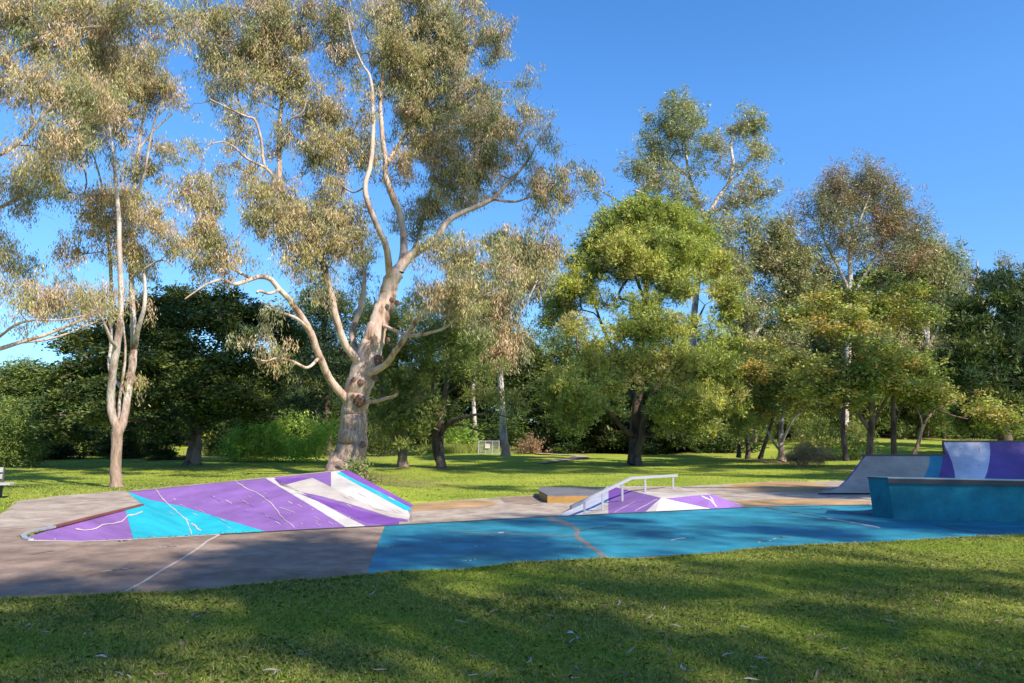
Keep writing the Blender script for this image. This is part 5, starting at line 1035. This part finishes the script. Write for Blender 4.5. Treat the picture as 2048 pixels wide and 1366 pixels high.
# ---------------------------------------------------------------- lawn
def build_ground():
    def axis(a, b, s, ga, gb, ext):
        v = list(np.arange(a, b + 1e-6, s)); st = s
        while v[-1] < ext[1]: st *= 1.18; v.append(v[-1] + st)
        st = s
        while v[0] > ext[0]: st *= 1.18; v.insert(0, v[0] - st)
        return np.array(v)
    xs = axis(-16, 17, .14, 0, 0, (-260, 260)); ys = axis(3.2, 26, .14, 0, 0, (-60, 420))
    X, Y = np.meshgrid(xs, ys); Z = HG(X, Y)
    sc_ = np.minimum(np.ones_like(X), 1); fr = np.clip((Y - 26) / 60, 0, 1)
    x, y = X.ravel(), Y.ravel(); z = Z.ravel()
    near = (y < 28) & (y > 2) & (abs(x) < 40)
    gs = [(q.x, q.y) for q in reversed(FB)] + [(E1.x, E1.y), (TR.x, TR.y), (T1_.x, T1_.y), (A_.x, A_.y)]
    grassy = gs + gs[::-1]
    for poly, dz in ((slab_p2, -.35), (pit_poly, -1.5)):
        ins = np.zeros(x.shape, bool); ins[near] = inpoly(x[near], y[near], poly)
        dd = np.zeros(x.shape); dd[near] = polydist(x[near], y[near], poly if dz > -1 else grassy)
        if dz > -1: z = np.where(ins & (dd > .10), np.minimum(z, dz), z)
        else: z = np.where(ins & (dd > .16), dz, z)
        if dz > -1: z = np.where(~ins & near & (dd < .12) & (y < 12.5), np.minimum(z, -.012), z)
    n1, n0 = len(ys), len(xs); idx = np.arange(n1 * n0).reshape(n1, n0)
    Q = np.stack([idx[:-1, :-1], idx[:-1, 1:], idx[1:, 1:], idx[1:, :-1]], -1).reshape(-1, 4)
    bare = np.zeros(x.shape)
    for bx, by, br in TREE_BASES: bare = np.maximum(bare, np.exp(-((x - bx) ** 2 + (y - by) ** 2) / (br * .8 + .1) ** 2))
    q = G(790, 968, -.3); bare = np.maximum(bare, .8 * np.exp(-(((x - q.x) / 1.6) ** 2 + ((y - q.y) / 2.2) ** 2)))
    cols = np.stack([bare, bare, bare], 1)
    m, n, b = newmat('lawn', .95); b.inputs['Specular IOR Level'].default_value = .15
    tc = n.nodes.new('ShaderNodeTexCoord').outputs['Object']
    base = ramp(n, noise(n, .28, 8, .65, tc), [(.3, (.195, .255, .032)), (.5, (.265, .33, .042)), (.66, (.36, .385, .065))])
    base = mix(n, .55, base, ramp(n, noise(n, 5, 8, .75, tc), [(.3, (.45, .5, .4)), (.62, (1.25, 1.2, 1.1))]), 'MULTIPLY')
    fine = ramp(n, noise(n, 28, 6, .8, tc), [(.3, (.6, .62, .5)), (.68, (1.35, 1.3, 1.15))]); base = mix(n, .55, base, fine, 'MULTIPLY')
    straw = ramp(n, noise(n, 1.1, 9, .75, tc), [(.60, (0, 0, 0)), (.74, (1, 1, 1))]); k = n.nodes.new('ShaderNodeMath'); k.operation = 'MULTIPLY'; k.inputs[1].default_value = .45; n.links.new(straw, k.inputs[0])
    base = mix(n, k.outputs[0], base, (.30, .24, .12))
    at = n.nodes.new('ShaderNodeAttribute'); at.attribute_name = 'tint'; sx = n.nodes.new('ShaderNodeSeparateColor'); n.links.new(at.outputs['Color'], sx.inputs[0])
    m2 = n.nodes.new('ShaderNodeMath'); m2.operation = 'MULTIPLY'; n.links.new(sx.outputs[0], m2.inputs[0]); n.links.new(ramp(n, noise(n, 3, 8, .7, tc), [(.25, (.3, .3, .3)), (.55, (1, 1, 1))]), m2.inputs[1])
    base = mix(n, m2.outputs[0], base, ramp(n, noise(n, 22, 8, .8, tc), [(.35, (.10, .065, .045)), (.6, (.26, .17, .12))]))
    n.links.new(base, b.inputs['Base Color']); bump(n, b, noise(n, 35, 6, .8, tc), .9, .04)
    o = link('lawn', nmesh('lawn', np.stack([x, y, z], 1), Q, m, cols=cols, smooth=True)); tag(o, kind='structure')
    # dirt path far off
    mb = MB()
    pm = concrete_mat('path_dirt', (.34, .27, .19), (.42, .33, .24), (.50, .40, .30))
    pc = [(1028, 902), (1045, 904), (1068, 907), (1110, 910), (1150, 912), (1165, 915), (1140, 919), (1110, 923), (1085, 928)]
    wd = [.8, .7, .5, .4, .4, .5, .5, .4, .2]
    pts = []
    for (a, c) in pc: p = base_at(a, c); pts.append(p)
    pts = catmull(pts, 5); wds = np.interp(np.linspace(0, 8, len(pts)), range(9), wd); r1, r2 = [], []
    for i, p in enumerate(pts):
        d = (pts[min(i + 1, len(pts) - 1)] - pts[max(0, i - 1)]).normalized(); s = Vector((-d.y, d.x, 0)) * wds[i] * random.uniform(.75, 1.2)
        for r, q in ((r1, p + s), (r2, p - s)): r.append(Vector((q.x, q.y, float(H0(q.x, q.y)) + .05)))
    mb.grid([r1, r2], pm); o = mb.build('path'); tag(o, kind='structure')
def build_grass():
    def blades(N, xr, yr, hl, wl, excl=True, fringe=False, wide=.5, pw=1.0, name='grass', label=None):
        y = yr[0] + (yr[1] - yr[0]) * rng.uniform(0, 1, N) ** pw; x = rng.uniform(-1, 1, N) * (y * .72 + wide) if xr is None else rng.uniform(xr[0], xr[1], N)
        if excl:
            ins = inpoly(x, y, slab_p2); d = polydist(x, y, slab_p2); bad = (ins & (d > .03)) | inpoly(x, y, pit_poly)
            bad |= inpoly(x, y, bank_poly); x, y = x[~bad], y[~bad]
        if fringe:
            sf = SL; k = rng.integers(0, len(sf) - 1, N); tt = rng.uniform(0, 1, N); sx_ = np.array([q.x for q in sf]); sy_ = np.array([q.y for q in sf])
            x = sx_[k] * (1 - tt) + sx_[k + 1] * tt; y = sy_[k] * (1 - tt) + sy_[k + 1] * tt + rng.normal(-.02, .035, N) + .035 * np.sin(x * 2.3) + .025 * np.sin(x * 5.1 + 1) + .02 * np.sin(x * 13)
        N = len(x); z = HG(x, y)
        pn = np.sin(x * 1.7 + np.sin(y * 2.1) * 1.5) + np.sin(y * 2.9 + 1.3 * np.sin(x * 1.1)) + rng.normal(0, .8, N)
        L = rng.uniform(.5, 1.25, N) * hl * (1 + .15 * pn); W = rng.uniform(.7, 1.3, N) * wl
        d = np.stack([rng.normal(0, .75, N), rng.normal(0, .75, N), np.ones(N)], 1); d /= np.linalg.norm(d, axis=1)[:, None]
        s = np.stack([rng.normal(0, 1, N), rng.normal(0, 1, N), np.zeros(N)], 1); s /= np.linalg.norm(s, axis=1)[:, None]
        b = np.stack([x, y, z - .004], 1); m = b + d * (L * .5)[:, None] + rng.normal(0, .004, (N, 3)); tip = b + d * L[:, None]; tip[:, 2] -= L * .25; tip[:, :2] += d[:, :2] * L[:, None] * .35
        V = np.stack([b - s * W[:, None] / 2, b + s * W[:, None] / 2, m + s * W[:, None] * .4, tip, m - s * W[:, None] * .4], 1).reshape(-1, 3)
        Q = np.arange(N * 5, dtype=np.int32).reshape(-1, 5)
        pal = np.array([(.155, .24, .032), (.205, .30, .04), (.27, .345, .055), (.36, .36, .10), (.43, .35, .18), (.11, .18, .028)])
        k = np.clip(((pn + 2.8) / 5.6 * 6 + rng.normal(0, 1.1, N)).astype(int), 0, 5); k = np.where((k == 4) & (rng.uniform(0, 1, N) < .35), 2, k)
        t = pal[k] * rng.uniform(.75, 1.25, (N, 1))
        return V, Q, np.repeat(t, 5, axis=0)
    V, Q, c = blades(760000, None, (4.2, 12.5), .040, .0042, pw=.85)
    o = link('grass', nmesh('grass', V, Q, M['grassblade'], cols=c)); tag(o, label='short mown green and straw grass of the near lawn', cat='grass', kind='stuff')
    A = [blades(170000, None, (12.5, 45), .055, .013, pw=1.3, wide=4), blades(150000, None, (2.5, 13), .045, .007, pw=.8, wide=7)]
    A.append(blades(26000, (-14, -4), (15.5, 30), .06, .009)); A.append(blades(40000, None, (4, 5), .055, .0045, excl=False, fringe=True))
    V = np.concatenate([a[0] for a in A]); Q = np.arange(len(V), dtype=np.int32).reshape(-1, 5); c = np.concatenate([a[2] for a in A])
    o = link('grass', nmesh('grass_far', V, Q, M['grassblade'], cols=c)); tag(o, label='bright sunlit short grass of the lawn beyond the ramps', cat='grass', kind='stuff')
    # tall dry grass behind the quarter pipe and along the wood
    V = []; c = []
    def tall(N, ctr, sp_, h, pal):
        ct = np.array([base_at(*q)[:] for q in ctr]); k = rng.integers(0, len(ct), N); p = ct[k] + rng.normal(0, 1, (N, 3)) * np.array([sp_, sp_ * .8, 0]); p[:, 2] = H0(p[:, 0], p[:, 1])
        d = np.stack([rng.normal(0, .22, N), rng.normal(0, .22, N), np.ones(N)], 1); L = h * rng.uniform(.4, 1.2, N); s = np.stack([rng.normal(0, 1, N), rng.normal(0, 1, N), np.zeros(N)], 1); s /= np.linalg.norm(s, axis=1)[:, None]; W = .022 * rng.uniform(.6, 1.4, N)
        tip = p + d * L[:, None]; m = p + d * (L * .5)[:, None]
        v = np.stack([p - s * W[:, None] / 2, p + s * W[:, None] / 2, m + s * W[:, None] * .4, tip, m - s * W[:, None] * .4], 1).reshape(-1, 3)
        t = np.array(pal)[rng.integers(0, len(pal), N)] * rng.uniform(.8, 1.2, (N, 1)); return v, np.repeat(t, 5, axis=0)
    for args in ((14000, [(x, 893) for x in range(1735, 1960, 12)], .9, .7, [(.36, .29, .13), (.30, .27, .10), (.22, .26, .06)]), (14000, [(x, 908) for x in range(430, 660, 12)], .9, .55, [(.28, .30, .08), (.20, .27, .05), (.36, .30, .14)]), (9000, [(x, 905) for x in range(860, 960, 8)], 1.0, .6, [(.30, .31, .09), (.22, .28, .06)]), (9000, [(x, 918) for x in range(1600, 1730, 9)], .6, .3, [(.20, .27, .05), (.28, .28, .09)])):
        v, t = tall(*args); V.append(v); c.append(t)
    V = np.concatenate(V); c = np.concatenate(c); o = link('tall_grass', nmesh('tall_grass', V, np.arange(len(V), dtype=np.int32).reshape(-1, 5), M['grassblade'], cols=c)); tag(o, label='unmown straw-coloured tall grass along the edge of the wood', cat='grass', kind='stuff')
def build_litter():
    mats = []
    for nm, c in (('dry_leaf_grey', (.30, .26, .24)), ('dry_leaf_tan', (.32, .22, .14)), ('dry_leaf_brown', (.24, .14, .10)), ('dry_leaf_pale', (.40, .35, .31))):
        m, n, b = newmat(nm, .6); n.links.new(ramp(n, noise(n, 40, 4, .6), [(.3, tuple(v * .75 for v in c)), (.7, c)]), b.inputs['Base Color']); mats.append(m)
    me = []
    for k in range(8):
        mb = MB(); L, W = random.uniform(.09, .14), random.uniform(.016, .026); bend = random.uniform(-.5, .5); curl = random.uniform(.1, .5); rows = []
        for i in range(9):
            t = i / 8; w_ = W * math.sin(math.pi * min(1, t * .93 + .05)) ** .8; x = (t - .5) * L; yc = bend * (t - .5) ** 2 * L * 1.6; z = .012 + curl * (t - .5) ** 2 * L + .004 * math.sin(t * 5)
            rows.append([Vector((x, yc - w_ / 2, z + w_ * .25)), Vector((x, yc, z)), Vector((x, yc + w_ / 2, z + w_ * .3))])
        mb.grid(rows, mats[k % 4]); me.append(mb)
    pr = []
    for mb in me:
        o = mb.build('fallen_leaf'); pr.append(o)
    spots = [(395, 1237), (422, 1232), (440, 1228), (205, 1316), (230, 1315), (487, 1318), (522, 1303), (600, 1306), (612, 1312), (645, 1317), (362, 1290), (320, 1353), (518, 1350), (540, 1343), (920, 1247), (768, 1252), (905, 1262), (985, 1242), (1032, 1211), (1070, 1272), (1145, 1286), (1155, 1280), (1210, 1215), (1258, 1216), (1320, 1268), (1240, 1294), (1262, 1306), (1300, 1238), (1340, 1308), (1430, 1252), (1490, 1257), (1455, 1312), (1520, 1320), (1530, 1327), (1365, 1340), (1380, 1349), (1245, 1350), (1505, 1362), (1060, 1325), (895, 1300), (1000, 1240), (1120, 1198), (1615, 1280), (1640, 1275), (1655, 1278), (1690, 1302), (1720, 1305), (1580, 1205), (1780, 1245), (1790, 1262), (1875, 1204), (1865, 1133), (1700, 1178), (1998, 1246), (2040, 1245), (1895, 1190), (1165, 1170), (1340, 1145), (870, 1192), (690, 1268), (745, 1190), (980, 1352), (945, 1355), (140, 1262), (90, 1300), (55, 1255), (1150, 1361), (1240, 1210)]
    spots += [(random.uniform(20, 2030), random.uniform(1195, 1360)) for _ in range(26)]
    for i, (px, py) in enumerate(spots):
        p = G(px, py, .03)
        o = pr[i] if i < len(pr) else pr[random.randrange(len(pr))].copy()
        if i >= len(pr): C.objects.link(o)
        o.location = p; o.rotation_euler = (random.uniform(-.3, .3), random.uniform(-.25, .25), random.uniform(0, 6.28)); s = random.uniform(.55, 1.0) if i > 67 else random.uniform(.75, 1.15); o.scale = (s, s, s)
        nm = o.data.materials[0].name.split('_')[2]; tag(o, label='dry curled %s gum leaf lying on the near grass' % nm, cat='leaf', group='fallen %s gum leaves on the near grass' % nm)
    mb = MB(); p = G(1140, 1269, .02); wm = M['white']
    for k in range(5):
        a = k * 1.2; mb.face([p + Vector((math.cos(a) * .03, math.sin(a) * .02, .004 + .003 * k)), p + Vector((math.cos(a + 1.1) * .035, math.sin(a + 1.1) * .022, .018)), p + Vector((0, 0, .03))], wm)
    o = mb.build('paper_scrap'); tag(o, label='crumpled scrap of white paper on the shaded grass', cat='litter')

build_slab(); build_bank(); build_funbox(); build_right(); build_small()
import time; _t = time.time()
build_trees(); print('trees', time.time() - _t, STAT)
build_wood(); shade_trees(); print('wood', time.time() - _t, STAT)
build_ground(); build_grass(); build_litter(); print('all', time.time() - _t)
bpy.context.view_layer.update()
